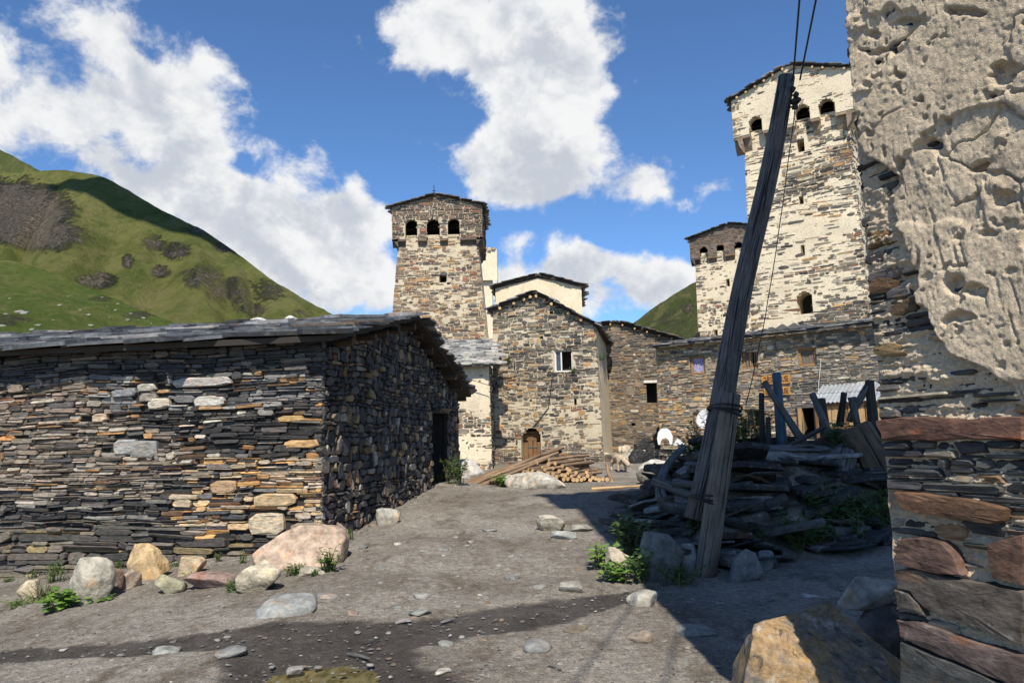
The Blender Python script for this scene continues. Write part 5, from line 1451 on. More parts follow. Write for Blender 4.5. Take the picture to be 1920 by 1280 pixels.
# gravel: nobody could count it
b = Bag()
octa = np.array([(1, 0, 0), (0, 1, 0), (-1, 0, 0), (0, -1, 0), (0, 0, 1), (0, 0, -.6)])
of_ = [[0, 1, 4], [1, 2, 4], [2, 3, 4], [3, 0, 4], [1, 0, 5], [2, 1, 5], [3, 2, 5], [0, 3, 5]]
GVn = 7000
gv, gf_, gc = [], [], []
for k in range(GVn):
    if k < 2600: px, py = r_.gauss(0, 1) * 0, 0; a = r_.random(); p0 = B_c + BU * (-8 * a) if k % 2 else B_c + Vector(brt.U) * (9 * a); x, y = p0.x + (BN.x * abs(r_.gauss(0, .35)) if k % 2 else abs(r_.gauss(0, .3))), p0.y + (BN.y * (.1 + abs(r_.gauss(0, .45))) if k % 2 else 0)
    else: y = 3.6 + 13 * r_.random() ** 1.8; x = r_.uniform(-.72 * y, .32 * y)
    s_ = r_.uniform(.006, .02) * (1.5 if r_.random() < .08 else 1)
    z = gz(x, y) + s_ * .08
    a = r_.uniform(0, 6.28); ca, sa = math.cos(a), math.sin(a)
    v = octa * np.array([s_ * r_.uniform(.8, 1.6), s_ * r_.uniform(.6, 1), s_ * r_.uniform(.22, .5)])
    v = np.stack([v[:, 0] * ca - v[:, 1] * sa + x, v[:, 0] * sa + v[:, 1] * ca + y, v[:, 2] + z], 1)
    gf_ += [[i + 6 * k for i in q_] for q_ in of_]; gv.append(v); gc.append(np.tile(np.array(pick(r_, [(3, (.13, .125, .12)), (3, (.18, .17, .155)), (.35, (.34, .32, .29)), (1, (.08, .08, .085))])), (6, 1)))
mk('gravel', np.concatenate(gv), gf_, M_ROCK, col=np.concatenate(gc), kind='stuff')

# ------------------------------------------------------------------ log pile
def log(p0, p1, r0, r1, label, group, seed, nm='log', cap=(True, True)):
    p0, p1 = Vector(p0), Vector(p1)
    t_ = thing(nm, label, 'log', p0, group)
    r = random.Random(seed)
    n = 5
    side = (p1 - p0).cross(UPV).normalized()
    bow = r.uniform(-.03, .03)
    path = [p0.lerp(p1, i / (n - 1)) + side * bow * math.sin(math.pi * i / (n - 1)) + UPV * bow * .5 * math.sin(math.pi * i / (n - 1)) for i in range(n)]
    V, F, uv = tube(path, [r0 + (r1 - r0) * i / (n - 1) for i in range(n)], 10, .05, False, seed)
    mk('bark', V, F, M_BARK, t_, uv=uv, smooth=True, col=tuple(np.array((.5, .5, .5)) * r.uniform(.7, 1.5)))
    for k, on in ((0, cap[0]), (1, cap[1])):
        if on:
            ring = V[:10] if k == 0 else V[-11:-1]
            mk('cut_end', ring, [list(range(10))[::-1] if k == 0 else list(range(10))], M_CUT, t_)
ENDS = [(1015, 130), (875, 165), (805, 175), (1085, 170), (1010, 178), (940, 210), (780, 235), (830, 250), (775, 277), (895, 272), (718, 268), (700, 305), (620, 278), (625, 245), (1060, 225), (1165, 200), (1220, 230), (1245, 252), (1130, 255), (1160, 300), (1195, 310), (1225, 285), (1270, 315), (1320, 275), (1352, 320), (1440, 270), (1450, 310), (1410, 340), (1510, 330), (1542, 345), (1622, 350), (1670, 355), (1225, 345), (1290, 355), (550, 322), (970, 240), (1000, 285), (1060, 290), (1100, 320), (1380, 355), (1480, 358), (1580, 360), (930, 300), (860, 300), (1180, 350), (1330, 358)]
for k, (zx, zy) in enumerate(ENDS):
    px, py = 860 + zx / 6, 840 + zy / 6
    r = random.Random(800 + k)
    p0 = P(px, py, 18.55 + (365 - zy) / 365 * 1.0)
    t_ = np.clip((zx - 1100) / 560, 0, 1)
    ang = math.radians(38 - 44 * t_ + r.uniform(-7, 7)) if zx > 560 else math.radians(62)
    L = r.uniform(1.3, 1.8)
    rise = .03 * (1 - t_) if zy < 260 else .0
    p1 = p0 + Vector((math.sin(ang), math.cos(ang), rise)).normalized() * L
    p0.z = max(p0.z, gz(p0.x, p0.y) + .05)
    rad = r.uniform(.040, .060)
    log(p0, p1, rad, rad * r.uniform(.8, .95), 'short log in the pile with its pale cut end towards the track', 'short logs in the pile', 800 + k)
for k, (x0, y0, x1, y1, da, db) in enumerate(((876, 906, 1056, 838, 18.3, 19.9), (880, 909, 1046, 848, 18.15, 19.6), (903, 910, 1030, 858, 18.1, 19.4), (896, 900, 1052, 846, 18.5, 20), (884, 901, 1020, 852, 18.6, 20), (926, 905, 1010, 868, 18.4, 19.3), (912, 903, 1040, 842, 18.5, 20.2), (1148, 905, 1138, 872, 18.5, 20.2))):
    log(P(x0, y0, da), P(x1, y1, db), .062, .045, 'long pine pole slanting across the left side of the log pile' if k < 7 else 'pale log at the right end of the pile leaning the other way', 'long poles on the log pile' if k < 7 else None, 870 + k)
V, F, uv = tube([G(1110, 919) + Vector((0, 0, .03)), G(1150, 918) + Vector((0, 0, .05)), G(1200, 914) + Vector((0, 0, .04))], [.035, .03, .02], 7, .1)
tag(mk('peeled_branch', V, F, M_CUT, uv=uv), 'pale peeled branch lying on the track by the shadow edge', 'branch')
for k, (x0, y0, x1, y1) in enumerate(((652, 1228, 694, 1238), (678, 1206, 712, 1200), (826, 1170, 854, 1162), (1030, 1250, 1052, 1258))):
    V, F, uv = tube([G(x0, y0) + Vector((0, 0, .012)), G((x0 + x1) / 2, (y0 + y1) / 2) + Vector((.01, 0, .016)), G(x1, y1) + Vector((0, 0, .012))], [.012, .014, .008], 6, .15, seed=k)
    tag(mk('stick', V, F, M_GREYWOOD, uv=uv), ('grey stick on the wet mud nearest the water', 'grey stick on the wet mud just behind the first one', 'pale stick at the upper edge of the wet strip', 'thin stick on dry dirt at the bottom of the track')[k], 'stick', 'sticks on the track')

# ------------------------------------------------------------------ the leaning pole
pole = thing('utility_pole', 'leaning weathered wooden utility pole lashed to a short stub post', 'utility pole', G(1325, 1085))
pb, ptop = P(1306, 975, 8.40), P(1476, 146, 8.9)
n = 14
V, F, uv = tube([pb.lerp(ptop, i / n) + Vector((.02 * math.sin(i * .7), 0, 0)) for i in range(n + 1)], [.140 - .038 * i / n for i in range(n + 1)], 16, .05, True, 3)
mk('shaft', V, F, M_GREYWOOD, pole, uv=uv, smooth=True)
sb, st_ = G(1325, 1088), P(1371, 738, 8.12)
sb.z -= .15; sb.y = 8.05
V, F, uv = tube([sb.lerp(st_, i / 6) for i in range(7)], [.120, .118, .116, .113, .110, .107, .104], 16, .05, True, 9)
mk('stub_post', V, F, wood_mat('stub_wood', (.115, .095, .075), (.27, .23, .19), 40, .85, .012), pole, uv=uv, smooth=True)
for (xc, yc, ra, rb3) in ((1357, 772, .175, .26), (1329, 940, .215, .27)):
    c = P(xc, yc, 8.25)
    ax = (ptop - pb).normalized()
    e1 = Vector((1, 0, 0)); e1 = (e1 - ax * e1.dot(ax)).normalized(); e2 = ax.cross(e1)
    for j in range(3):
        ring = [c + e1 * ra * math.cos(a) + e2 * rb3 * math.sin(a) + ax * (.02 * j + .03 * math.sin(a + j)) for a in [2 * math.pi * q_ / 20 for q_ in range(21)]]
        V, F, uv = tube(ring, .011, 5, 0, False); mk('binding_wire', V, F, M_WIRE, pole, uv=uv)
for k, (x, y) in enumerate(((1487, 168), (1493, 178), (1488, 190), (1497, 188), (1490, 200))):
    V, F = rock(P(x, y, 8.78), (.07, .07, .09), 40 + k, sub=2, soft=.3); mk('insulator', V, F, M_WIRE, pole)
    V, F, uv = tube([P(x - 12, y + 2, 8.85), P(x, y, 8.78)], .012, 5); mk('bracket', V, F, M_WIRE, pole, uv=uv)
def wire(pts, r, label, sag=.0, nm='wire', cat='wire', n=16):
    out = []
    for i in range(len(pts) - 1):
        for j in range(n):
            t_ = j / n
            q_ = Vector(pts[i]).lerp(Vector(pts[i + 1]), t_); q_.z -= sag * 4 * t_ * (1 - t_); out.append(q_)
    out.append(Vector(pts[-1]))
    V, F, uv = tube(out, r, 6); tag(mk(nm, V, F, M_WIRE, uv=uv), label, cat)
for k, (x0, x1, y0) in enumerate(((1487, 1499, 150), (1500, 1530, 150))):
    a = P(x0, y0, 8.8); d_ = P(x1, 0, 7.2) - a
    wire([a, a + d_ * (13.0 / abs(d_.y))], .011, 'thin overhead wire rising from the pole top, ' + ('left one' if k == 0 else 'right one'))
wire([P(1492, 190, 8.8), P(1478, 300, 8.75), P(1462, 420, 8.7), P(1440, 560, 8.65), P(1425, 640, 8.62), P(1398, 760, 8.5)], .0055, 'cable running down along the right side of the leaning pole', .03, 'cable', 'cable', 6)
wire([gf.at(h_w.u0 - .05, h_w.v0 + .1, .06), gf.at(h_w.u0 - .25, h_w.v0 - 1.2, .05), gf.at(h_ad.u0 + .45, h_ad.v1 + .06, .06)], .014, 'dark cable sagging from the window to the arched door of the gabled house', .0, 'cable', 'cable', 6)
wire([P(842, 696, 23.7), P(917, 722, 23.7)], .012, 'thin cord stretched across the plastered annexe', .02, 'cord', 'cord', 6)
M_STRING = flat_mat('white_string', (.6, .6, .58, 1), .8)
V, F, uv = tube([hf.at(*FP(hf, 1539, 674, .1), .1), hf.at(*FP(hf, 1534, 732, .1), .1)], .009, 5); tag(mk('string', V, F, M_STRING, uv=uv), 'white string hanging below the right upper window of the guest house', 'string')

# ------------------------------------------------------------------ rubble bank with old timber
r_ = random.Random(31)
cnt = 0
while cnt < 280:
    x, y = r_.uniform(1.5, 6.4), r_.uniform(8.3, 13.5)
    td = float(terr_dist(np.array(x), np.array(y)))
    if not (-.25 < td < 1.7): continue
    if r_.random() > (1.2 if td < 1.3 else .3): continue
    s_ = r_.uniform(.2, .75) * (1 if r_.random() > .45 else .45)
    n = r_.choice((5, 6, 7))
    sx, sy, th = s_ * r_.uniform(.5, .95), s_ * r_.uniform(.35, .6), r_.uniform(.02, .09)
    yaw, ta, tb = r_.uniform(-.8, .8), r_.gauss(0, .16), r_.gauss(-.06, .16)
    zc = gz(x, y) + r_.uniform(.0, .10)
    ol = []
    for q_ in range(n):
        a = 2 * math.pi * (q_ + r_.uniform(-.3, .3)) / n
        m = max(abs(math.cos(a)), abs(math.sin(a))) ** .8
        px_, py_ = sx * math.cos(a) / m * r_.uniform(.8, 1.05), sy * math.sin(a) / m * r_.uniform(.8, 1.05)
        ol.append(Vector((x + px_ * math.cos(yaw) - py_ * math.sin(yaw), y + px_ * math.sin(yaw) + py_ * math.cos(yaw), zc + px_ * ta + py_ * tb + r_.uniform(-.006, .006))))
    top_ = [p_ + (Vector((x, y, zc)) - p_) * r_.uniform(.02, .12) + UPV * th for p_ in ol]
    mid_ = [p_ + (p_ - Vector((x, y, zc))) * r_.uniform(-.02, .05) + UPV * th * r_.uniform(.35, .65) for p_ in ol]
    V = [tuple(p_) for p_ in ol + mid_ + top_]
    Q = [[m_ * n + k_, m_ * n + (k_ + 1) % n, (m_ + 1) * n + (k_ + 1) % n, (m_ + 1) * n + k_] for m_ in range(2) for k_ in range(n)] + [list(range(2 * n, 3 * n)), list(range(n))[::-1]]
    c = pick(r_, [(4, (.05, .049, .049)), (3, (.075, .072, .07)), (1.5, (.12, .117, .11)), (1, (.09, .065, .05)), (.6, (.22, .215, .20))])  # bank slates coloured darker to carry part of the tower's shade
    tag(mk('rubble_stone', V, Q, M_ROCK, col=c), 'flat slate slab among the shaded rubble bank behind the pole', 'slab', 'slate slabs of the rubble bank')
    cnt += 1
def beam(x0, y0, d0, x1, y1, d1, r0, r1, label, seed, mat=None, nm='timber', cat='timber', group=None, mid=None, lift=0.0):
    a, c = P(x0, y0, d0), P(x1, y1, d1)
    pts = [a.lerp(c, i / 6) for i in range(7)]
    if mid:
        m_ = P(*mid)
        pts = [(a * (1 - t_) ** 2 + m_ * 2 * t_ * (1 - t_) + c * t_ ** 2) for t_ in [i / 9 for i in range(10)]]
    V, F, uv = tube(pts, [r0 + (r1 - r0) * i / (len(pts) - 1) for i in range(len(pts))], 10, .10, True, seed)
    return tag(mk(nm, V, F, mat or M_GREYWOOD, uv=uv, smooth=True), label, cat, group)
beam(1282, 838, 11.6, 1243, 938, 10.0, .05, .075, 'pale crooked driftwood trunk curving over the left of the rubble bank', 3, nm='driftwood', cat='driftwood', mid=(1222, 890, 10.6))
beam(1225, 900, 10.3, 1480, 1005, 9.3, .07, .05, 'long grey beam sloping down behind the pole to the right', 4)
beam(1262, 905, 10.1, 1345, 912, 9.8, .055, .04, 'short grey branch lying level behind the pole', 5, nm='driftwood', cat='driftwood')
beam(1352, 975, 9.2, 1486, 1004, 9.2, .055, .05, 'grey beam lying at the foot of the bank right of the pole, upper one', 6)
beam(1345, 990, 8.9, 1490, 1045, 8.8, .06, .045, 'split grey beam lying at the foot of the bank right of the pole, lower one', 7)
beam(1360, 940, 9.8, 1410, 975, 9.4, .06, .06, 'short split beam leaning just right of the pole', 8)
beam(1380, 935, 9.9, 1425, 968, 9.6, .04, .04, 'thin grey branch beside the short split beam', 9)
beam(1575, 895, 10.9, 1684, 905, 10.7, .10, .11, 'thick dark log lying along the top of the bank by the near tower', 10, M_DARKWOOD)
M_BLUE = wood_mat('blue_painted_wood', (.055, .085, .12), (.10, .145, .19), 20, .6)
beam(1467, 842, 12.6, 1456, 700, 12.9, .085, .075, 'blue painted post standing on the rubble bank', 11, M_BLUE, 'blue_post', 'post')
beam(1508, 832, 12.3, 1433, 716, 12.7, .07, .055, 'grey pole leaning across the blue post', 12, M_GREYWOOD, 'fence_post', 'post')
beam(1436, 870, 12.7, 1428, 738, 12.9, .05, .045, 'thin dark upright stake left of the blue post', 13, M_DARKWOOD, 'fence_post', 'post', mid=(1426, 800, 12.8))
beam(1445, 880, 12.5, 1440, 782, 12.6, .04, .04, 'short dark stake at the foot of the thin upright stake', 14, M_DARKWOOD, 'fence_post', 'post')
beam(1592, 900, 11.8, 1523, 738, 12.4, .075, .055, 'grey pole leaning in front of the corrugated roof', 15, M_GREYWOOD, 'fence_post', 'post')
beam(1556, 880, 12.3, 1540, 748, 12.6, .10, .07, 'thick dark post behind the leaning grey pole', 16, M_DARKWOOD, 'fence_post', 'post')
beam(1574, 800, 12.6, 1583, 736, 12.6, .06, .05, 'short dark post in front of the corrugated roof', 17, M_DARKWOOD, 'fence_post', 'post')
beam(1608, 800, 12.4, 1597, 744, 12.4, .055, .06, 'short grey forked post beside the bent one', 18, M_GREYWOOD, 'fence_post', 'post')
beam(1592, 790, 12.5, 1632, 716, 12.5, .05, .06, 'bent branch arching up to the tall dark post', 19, M_GREYWOOD, 'fence_post', 'post', mid=(1600, 765, 12.5))
beam(1640, 830, 12.4, 1630, 714, 12.5, .09, .075, 'tall dark post under the bent branch by the near tower', 20, M_DARKWOOD, 'fence_post', 'post')
beam(1604, 806, 11.4, 1668, 915, 11.0, .26, .30, 'massive hewn log tilted against the bank beside the near tower', 21, wood_mat('hewn_brown_wood', (.10, .07, .045), (.19, .135, .085), 30, .85, .012), 'hewn_log', 'log')
beam(1660, 800, 11.6, 1672, 890, 11.4, .18, .2, 'black charred stump beside the massive hewn log', 22, M_VOID, 'stump', 'stump')
beam(1570, 905, 10.8, 1585, 850, 11.0, .20, .17, 'weathered grey stump below the massive hewn log', 23, M_GREYWOOD, 'stump', 'stump')
# a sagging rusty sheet and its edge board
M_RUST = flat_mat('rusted_sheet', (.06, .035, .025, 1), .8, .2, .5, 8)
sv, sf_ = [], []
for i in range(13):
    for j in range(9):
        a = P(1452 + 118 * j / 8, 850 - 50 * (j / 8) ** 1.2 - 4 * math.sin(j * 2.0), 11.9 + .1 * j / 8)
        th = i / 12 * math.pi * .9
        c = a + Vector((.10 * math.sin(th) * j / 8, -.35 * math.sin(th), -.02 - .42 * (1 - math.cos(th)) / 2))
        sv.append(c)
for i in range(12):
    for j in range(8): sf_.append([i * 9 + j, i * 9 + j + 1, (i + 1) * 9 + j + 1, (i + 1) * 9 + j])
o = mk('rusty_sheet', sv, sf_, M_RUST, smooth=True); tag(o, 'dark rusted curled metal sheet lying on top of the rubble bank', 'metal sheet')
md = o.modifiers.new('thick', 'SOLIDIFY'); md.thickness = .012
V, F, uv = board((P(1448, 852, 11.7) + P(1545, 802, 11.7)) / 2, (P(1545, 802, 11.7) - P(1448, 852, 11.7)) / 2, (0, .08, .01), (.008, 0, .02), .01)
tag(mk('edge_board', V, F, M_DARKWOOD, uv=uv), 'narrow dark board lying along the edge of the rusty sheet', 'board')
V, F, uv = board(P(1440, 838, 13.2), (.5, 0, .0), (0, .02, 0), (0, 0, .16), .02)
tag(mk('dark_board', V, F, M_DARKWOOD, uv=uv), 'dark board standing on edge behind the blue post foot', 'board')

# ------------------------------------------------------------------ low wall, dishes, plastic, tarpaulin
lw = thing('low_wall', 'low dry-stone retaining wall left of the pole with white plastic on top', 'wall', (4.6, 20, .4))
w0, w1 = P(1228, 842, 20.0), P(1312, 842, 18.6)
rotw = math.atan2(1.4, w1.x - w0.x)
lf_, lr_, lb_, ll_ = box_faces((w0.x, w0.y, .15), rotw, (w1 - w0).length, .5, w0.z - .15)
lww = skin(lf_, .1, lambda u, v: -.03 + 0 * u, M_EARTH, lw); skin(ll_, .1, lambda u, v: -.03 + 0 * u, M_EARTH, lw); skin(lr_, .1, lambda u, v: -.03 + 0 * u, M_EARTH, lw)
stw = stones_on(lf_, (.03, .08), (.12, .4), lambda u, v, a, b_, r: pick(r, GRG), (-.01, .04), .005, [], 301, .02, bev=False, tilt=.02) + stones_on(ll_, (.03, .08), (.12, .4), lambda u, v, a, b_, r: pick(r, GRG), (-.01, .04), .005, [], 302, .02, bev=False)
lay(stw, 'stone', 'stone_rest', M_FAR, lww, 200)
mk('wall_top', [lf_.at(0, lf_.H, .02), lf_.at(lf_.w, lf_.H, .02), lf_.at(lf_.w, lf_.H, -.5), lf_.at(0, lf_.H, -.5)], [[0, 1, 2, 3]], M_MUD, lw)
M_WHITE = flat_mat('white_enamel', (.62, .62, .60, 1), .45, 0, .06, 6)
def dish(c, r, n, label):
    n = Vector(n).normalized(); a = n.cross(UPV).normalized(); b2 = a.cross(n)
    V, F = [], []
    rings, seg = 5, 24
    V.append(c - n * r * .28)
    for i in range(1, rings + 1):
        for k in range(seg):
            th = 2 * math.pi * k / seg; q_ = i / rings
            V.append(c + (a * math.cos(th) * .92 + b2 * math.sin(th)) * r * q_ - n * r * .28 * (1 - q_ * q_))
    F += [[0, 1 + k, 1 + (k + 1) % seg] for k in range(seg)]
    for i in range(rings - 1):
        F += [[1 + i * seg + k, 1 + (i + 1) * seg + k, 1 + (i + 1) * seg + (k + 1) % seg, 1 + i * seg + (k + 1) % seg] for k in range(seg)]
    t_ = thing('satellite_dish', label, 'satellite dish', c - UPV * 1.0)
    o = mk('reflector', V, F, M_WHITE, t_, smooth=True); m_ = o.modifiers.new('thick', 'SOLIDIFY'); m_.thickness = .008
    V, F, uv = tube([c - n * r * .3, c - n * r * .55, c - n * r * .55 - UPV * .55], .02, 7); mk('mast', V, F, M_WIRE, t_, uv=uv)
dish(P(1321, 785, 19.6), .27, (-.75, -.75, .35), 'round white satellite dish left of the pole in front of the guest house')
c = P(1248, 833, 19.6)
pts = [(-.19, 0), (-.21, .16), (-.17, .32), (-.08, .41), (.06, .42), (.15, .35), (.20, .2), (.17, 0), (.11, .0), (.09, .11), (.02, .17), (-.07, .16), (-.12, .09), (-.14, 0)]
V, F = prism([c + Vector((x, .08 * z_, z_)) for x, z_ in pts], (.02, .14, .0))
tag(mk('plastic_shell', V, F, M_WHITE), 'white plastic shell with a notched lower edge standing on the low wall', 'plastic shell')
c = P(1273, 834, 19.4)
V, F = prism([c + Vector(q_) for q_ in ((-.16, 0, 0), (.22, 0, 0), (.06, .02, .10), (-.02, .03, .17), (-.08, .02, .1))], (.02, .1, 0)); tag(mk('plastic_sheet', V, F, M_WHITE), 'small crumpled white plastic sheet beside the notched white shell', 'plastic sheet')
tv, tf_ = [], []
for i in range(25):
    for j in range(5):
        u, v = FP(hf, 1424 + 78 * i / 24, 616, .0)
        zt = .02 + .10 * (1 - abs(i / 12 - 1) ** 4) + .05 * math.sin(i * .9) - .03 * j
        tv.append(RO + hU * (u + .15) + RS * (.35 + .18 * (4 - j)) + rn * (.13 + max(0, zt)))
for i in range(24):
    for j in range(4): tf_.append([i * 5 + j, i * 5 + j + 1, (i + 1) * 5 + j + 1, (i + 1) * 5 + j])
tag(mk('tarpaulin', tv, tf_, flat_mat('grey_tarpaulin', (.05, .05, .05, 1), .7), smooth=True), 'dark grey tarpaulin rolled along the guest house roof', 'tarpaulin')

# ------------------------------------------------------------------ the pig
pg = G(1162, 884); 
M_PIG = flat_mat('pig_hide', (.42, .32, .22, 1), .85, 0, .3, 14, .004)
pv = [(0, .32, .36, .10), (0, .06, .375, .115), (0, -.20, .365, .10), (.01, -.36, .32, .075), (.03, -.48, .25, .066), (.05, -.59, .17, .042)]
pe = [(i, i + 1) for i in range(5)]
for (root, x, y) in ((0, -.09, .31), (0, .09, .31), (2, -.085, -.18), (2, .085, -.18)):
    i0 = len(pv)
    pv += [(x, y, .24, .055), (x, y + (.05 if root == 0 else -.005), .13, .033), (x, y + (.02 if root == 0 else .0), .015, .028)]
    pe += [(root, i0), (i0, i0 + 1), (i0 + 1, i0 + 2)]
me = bpy.data.meshes.new('pig'); me.from_pydata([q_[:3] for q_ in pv], pe, [])
pig = bpy.data.objects.new('pig', me); COL.objects.link(pig)
pig.location = (pg.x, pg.y, pg.z); pig.rotation_euler = (0, 0, math.radians(14)); pig.scale = (1.3, 1.0, 1.08); WLOC['pig'] = pig.location
sk = pig.modifiers.new('skin', 'SKIN'); sk.use_smooth_shade = True
for i, q_ in enumerate(pv):
    me.skin_vertices[0].data[i].radius = (q_[3], q_[3]); me.skin_vertices[0].data[i].use_root = (i == 1)
ss = pig.modifiers.new('sub', 'SUBSURF'); ss.levels = ss.render_levels = 2
me.materials.append(M_PIG)
tag(pig, 'pale brown pig walking head-down past the right end of the log pile', 'pig')
for s_ in (-1, 1):
    em = bpy.data.meshes.new('ear'); em.from_pydata([(s_ * .03, -.36, .40), (s_ * .10, -.38, .37), (s_ * .085, -.50, .33), (s_ * .06, -.37, .42)], [], [[0, 1, 2], [1, 3, 2], [3, 0, 2], [0, 3, 1]])
    em.materials.append(M_PIG); eo = bpy.data.objects.new('ear', em); COL.objects.link(eo); eo.parent = pig

# ------------------------------------------------------------------ plants
M_LEAF = leaf_mat('weed_leaf', (.05, .10, .018), (.10, .17, .035))
M_LEAF2 = leaf_mat('bright_weed_leaf', (.10, .20, .025), (.17, .28, .05))
M_DRY = leaf_mat('dry_grass', (.22, .17, .08), (.32, .26, .13))
M_STEM = flat_mat('plant_stem', (.10, .12, .04, 1), .8)
def plant(base, h, spread, nst, nlf, ll, lw_, label, seed, mat=None, group=None, droop=.5, nm='weed_plant', cat='plant'):
    r = random.Random(seed); base = Vector(base)
    t_ = thing(nm, label, cat, base, group)
    fb, sb_ = Bag(), Bag()
    for s_ in range(nst):
        a = r.uniform(0, 6.28); lean = r.uniform(.1, 1) * spread
        hh = h * r.uniform(.55, 1.05)
        foot = base + Vector((r.gauss(0, spread * .25), r.gauss(0, spread * .25), 0)); foot.z = gz(foot.x, foot.y) - .01 if abs(base.z - gz(base.x, base.y)) < .3 else base.z
        tipp = foot + Vector((math.cos(a) * lean, math.sin(a) * lean, hh))
        mid_ = foot.lerp(tipp, .5) + UPV * hh * .12
        path = [foot, mid_, tipp]
        V, F, uv = tube(path, [.006, .005, .003], 4, 0, False); sb_.add(V, F, (.5, .5, .5), uv)
        for k in range(nlf):
            q_ = r.uniform(.2, 1.0)
            p0 = foot.lerp(mid_, q_ * 2) if q_ < .5 else mid_.lerp(tipp, q_ * 2 - 1)
            b_a = r.uniform(0, 6.28); up_ = r.uniform(-.35, .75) * (1 - droop * .5)
            d_ = Vector((math.cos(b_a), math.sin(b_a), up_)).normalized()
            sd = d_.cross(UPV).normalized(); nrm = sd.cross(d_)
            L, Wd = ll * r.uniform(.6, 1.2), lw_ * r.uniform(.7, 1.15)
            V = [p0, p0 + d_ * L * .45 + sd * Wd - nrm * Wd * .2, p0 + d_ * L - nrm * L * .22 * droop, p0 + d_ * L * .45 - sd * Wd - nrm * Wd * .2, p0 + d_ * L * .5 + nrm * Wd * .12]
            fb.add([tuple(x) for x in V], [[0, 1, 4], [1, 2, 4], [2, 3, 4], [3, 0, 4]], tuple(np.array((.5, .5, .5)) * r.uniform(.6, 1.3)))
    fb.mk('foliage', mat or M_LEAF, t_); sb_.mk('stem', M_STEM, t_)
def gplant(px, py, *a, **k): plant(G(px, py), *a, **k)
gplant(118, 1140, .22, .26, 22, 3, .15, .065, 'bright broad-leaved weed in front of the smooth pale grey boulder', 1, M_LEAF2)
gplant(185, 1128, .10, .14, 12, 3, .08, .03, 'small leafy weed right of the smooth pale grey boulder', 2, M_LEAF2)
gplant(30, 1136, .09, .25, 26, 4, .05, .010, 'low grassy weed below the pointed cream stone', 3, M_LEAF2)
gplant(95, 1092, .30, .22, 18, 8, .05, .013, 'tall thin weed against the barn wall above the broad-leaved one', 4)
gplant(150, 1070, .20, .16, 14, 8, .05, .012, 'small weed against the barn wall above the pale boulder', 5)
gplant(80, 1125, .20, .16, 30, 3, .10, .004, 'tuft of dry brown grass left of the pale grey boulder', 6, M_DRY)
gplant(440, 1108, .13, .14, 18, 8, .05, .010, 'small fine-leaved weed left of the cream boulder', 7)
gplant(553, 1078, .14, .14, 18, 8, .05, .012, 'grassy weed in front of the pinkish granite boulder', 8)
gplant(622, 1072, .28, .16, 16, 8, .07, .025, 'leafy dark weed at the right end of the pinkish granite boulder', 9)
gplant(512, 1100, .09, .08, 8, 6, .04, .014, 'tiny weed right of the cream boulder', 10)
for k in range(14):
    px = (15, 60, 110, 205, 225, 300, 330, 410, 455, 590, 640, 655, 700, 770)[k]
    py = (1090, 1084, 1078, 1070, 1066, 1070, 1062, 1052, 1056, 1080, 1030, 1012, 965, 925)[k]
    gplant(px, py, .08 + .05 * (k % 3), .08, 9, 6, .045, .009, 'tiny green tuft growing along the foot of the barn wall', 200 + k, None, 'tiny tufts along the barn foot')
gplant(355, 1085, .08, .10, 10, 5, .04, .014, 'tiny weed beside the small tan stone', 11)
gplant(245, 1060, .14, .14, 10, 6, .05, .014, 'small weed above the orange-streaked boulder', 12)
gplant(855, 908, .62, .36, 26, 12, .10, .03, 'bushy weed at the far corner of the barn by the logs', 13)
gplant(818, 905, .30, .2, 12, 8, .07, .02, 'low weed at the foot of the barn gable near its far end', 14)
gplant(733, 942, .28, .2, 12, 8, .07, .02, 'grey-green weed at the foot of the barn gable', 15)
gplant(942, 912, .32, .26, 20, 10, .10, .03, 'bright bush between the long poles and the pale boulder', 16, M_LEAF2)
gplant(1225, 918, .30, .26, 16, 10, .09, .03, 'bright weed below the pale speckled boulder', 17, M_LEAF2)
gplant(1132, 1068, .28, .18, 16, 4, .13, .045, 'sunlit broad-leaved weed at the tip of the rubble bank', 18, M_LEAF2)
gplant(1160, 1092, .22, .18, 18, 5, .11, .030, 'sunlit jagged-leaved weed below the tan stone', 19, M_LEAF2)
gplant(1178, 1048, .55, .26, 18, 14, .11, .030, 'nettle clump half in shade at the left of the bank', 20)
gplant(1200, 1090, .35, .28, 16, 12, .09, .025, 'dark weed clump below the nettles', 21)
gplant(1300, 1000, .25, .2, 12, 12, .08, .022, 'dark weed above the grey boulder left of the pole', 22)
gplant(1270, 1098, .20, .22, 14, 12, .07, .02, 'dark weed at the foot of the grey boulder', 23)
gplant(1415, 1030, .22, .2, 12, 12, .08, .02, 'dark weed on the beams right of the pole', 24)
gplant(1436, 1200, .10, .06, 5, 5, .05, .014, 'small bright sprig behind the large orange boulder', 25, M_LEAF2)
plant((1.10, 3.62, gz(1.10, 3.62)), .22, .1, 8, 5, .09, .03, 'bright weed at the left foot of the large orange boulder', 26, M_LEAF2)
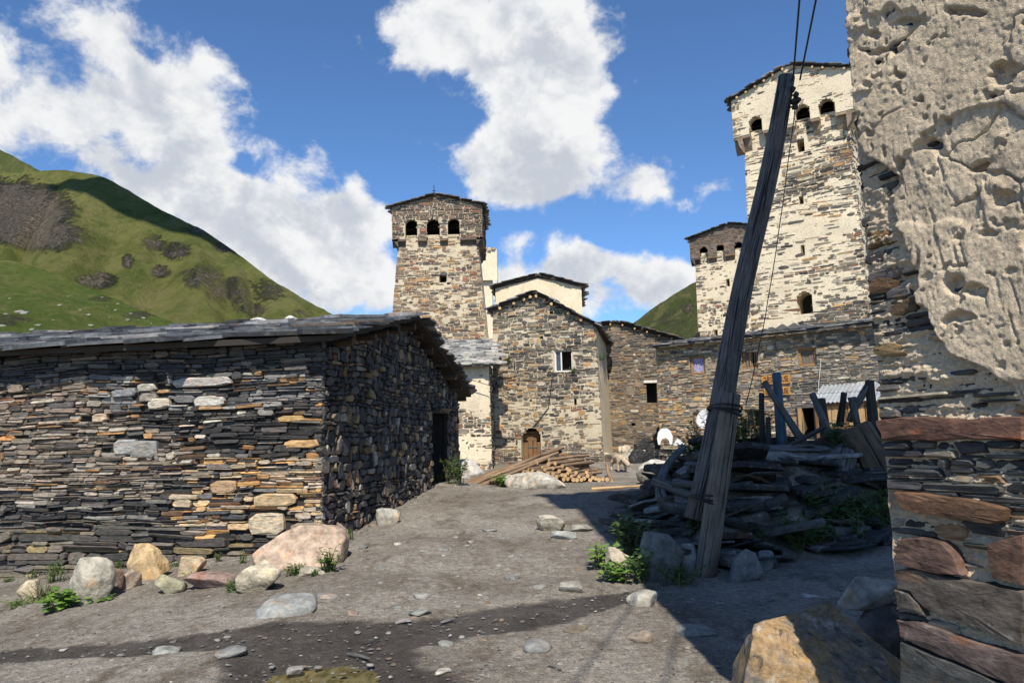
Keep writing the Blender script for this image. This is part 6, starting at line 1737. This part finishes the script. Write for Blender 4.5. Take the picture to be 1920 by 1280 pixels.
for k, (px, d_, h_, sp) in enumerate(((1300, 13.4, .55, .35), (1330, 13.6, .75, .35), (1400, 13.6, .80, .35), (1420, 13.2, .7, .35), (1290, 12.6, .45, .3), (1375, 13.0, .6, .3), (1560, 11.6, .4, .35), (1620, 11.2, .4, .3))):
    x = (px - 960) / FPX * d_
    plant((x, d_, gz(x, d_)), h_, sp, 20, 16, .10, .025, 'dark shrubby weed on top of the rubble bank ' + ('left of the pole' if px < 1340 else ('right of the pole' if px < 1450 else 'near the hewn log')), 40 + k, None, 'weeds on top of the bank ' + ('left' if px < 1340 else ('right' if px < 1450 else 'end')))
for k in range(22):
    px, py = r_.uniform(1480, 1680), r_.uniform(945, 1035)
    gplant(px, py, r_.uniform(.2, .45), .3, 14, 10, .09, .025, 'dark weed in the shaded green thicket below the bank by the near tower', 60 + k, None, 'weeds of the shaded thicket')
for k, (px, py) in enumerate(((953, 680), (1075, 702), (1130, 676))):
    u, v = FP(gf, px, py)
    plant(Vector(gf.at(u, v, .03)), .25, .15, 10, 8, .08, .02, ('green tuft growing from the gabled house wall left of its window', 'green tuft under the window of the gabled house', 'green tuft high on the right corner of the gabled house')[k], 90 + k)
# boulders on the far meadow
for k in range(26):
    px, py, dd2 = [(35, 586, 330), (48, 588, 330), (12, 590, 330), (110, 572, 330), (100, 600, 300), (150, 583, 330), (165, 590, 320), (200, 575, 340), (215, 582, 335), (245, 588, 325), (258, 600, 310), (240, 600, 315), (70, 612, 290), (60, 618, 285), (80, 622, 280), (170, 610, 300), (20, 560, 340), (130, 556, 345), (190, 558, 345), (222, 570, 340), (270, 597, 315), (285, 606, 305), (5, 612, 290), (45, 630, 275), (118, 628, 280), (205, 596, 320)][k]
    d_ = MEADOW[2]
    j = int(np.argmin((MEADOW[0] - px) ** 2 + (MEADOW[1] - py) ** 2))
    p0 = Vector(MEADOW[2][j])
    s_ = r_.uniform(.6, 1.5) * (1.8 if k in (0, 1) else 1)
    V, Q = rock((p0.x, p0.y, p0.z + s_ * .1), (s_ * 1.5, s_, s_ * .6), 1300 + k, sub=2, cuts=7)
    tag(mk('meadow_boulder', V, Q, M_ROCK, col=(.22, .21, .185)), 'small pale boulder lying on the green meadow slope far left', 'boulder', 'boulders on the far meadow')
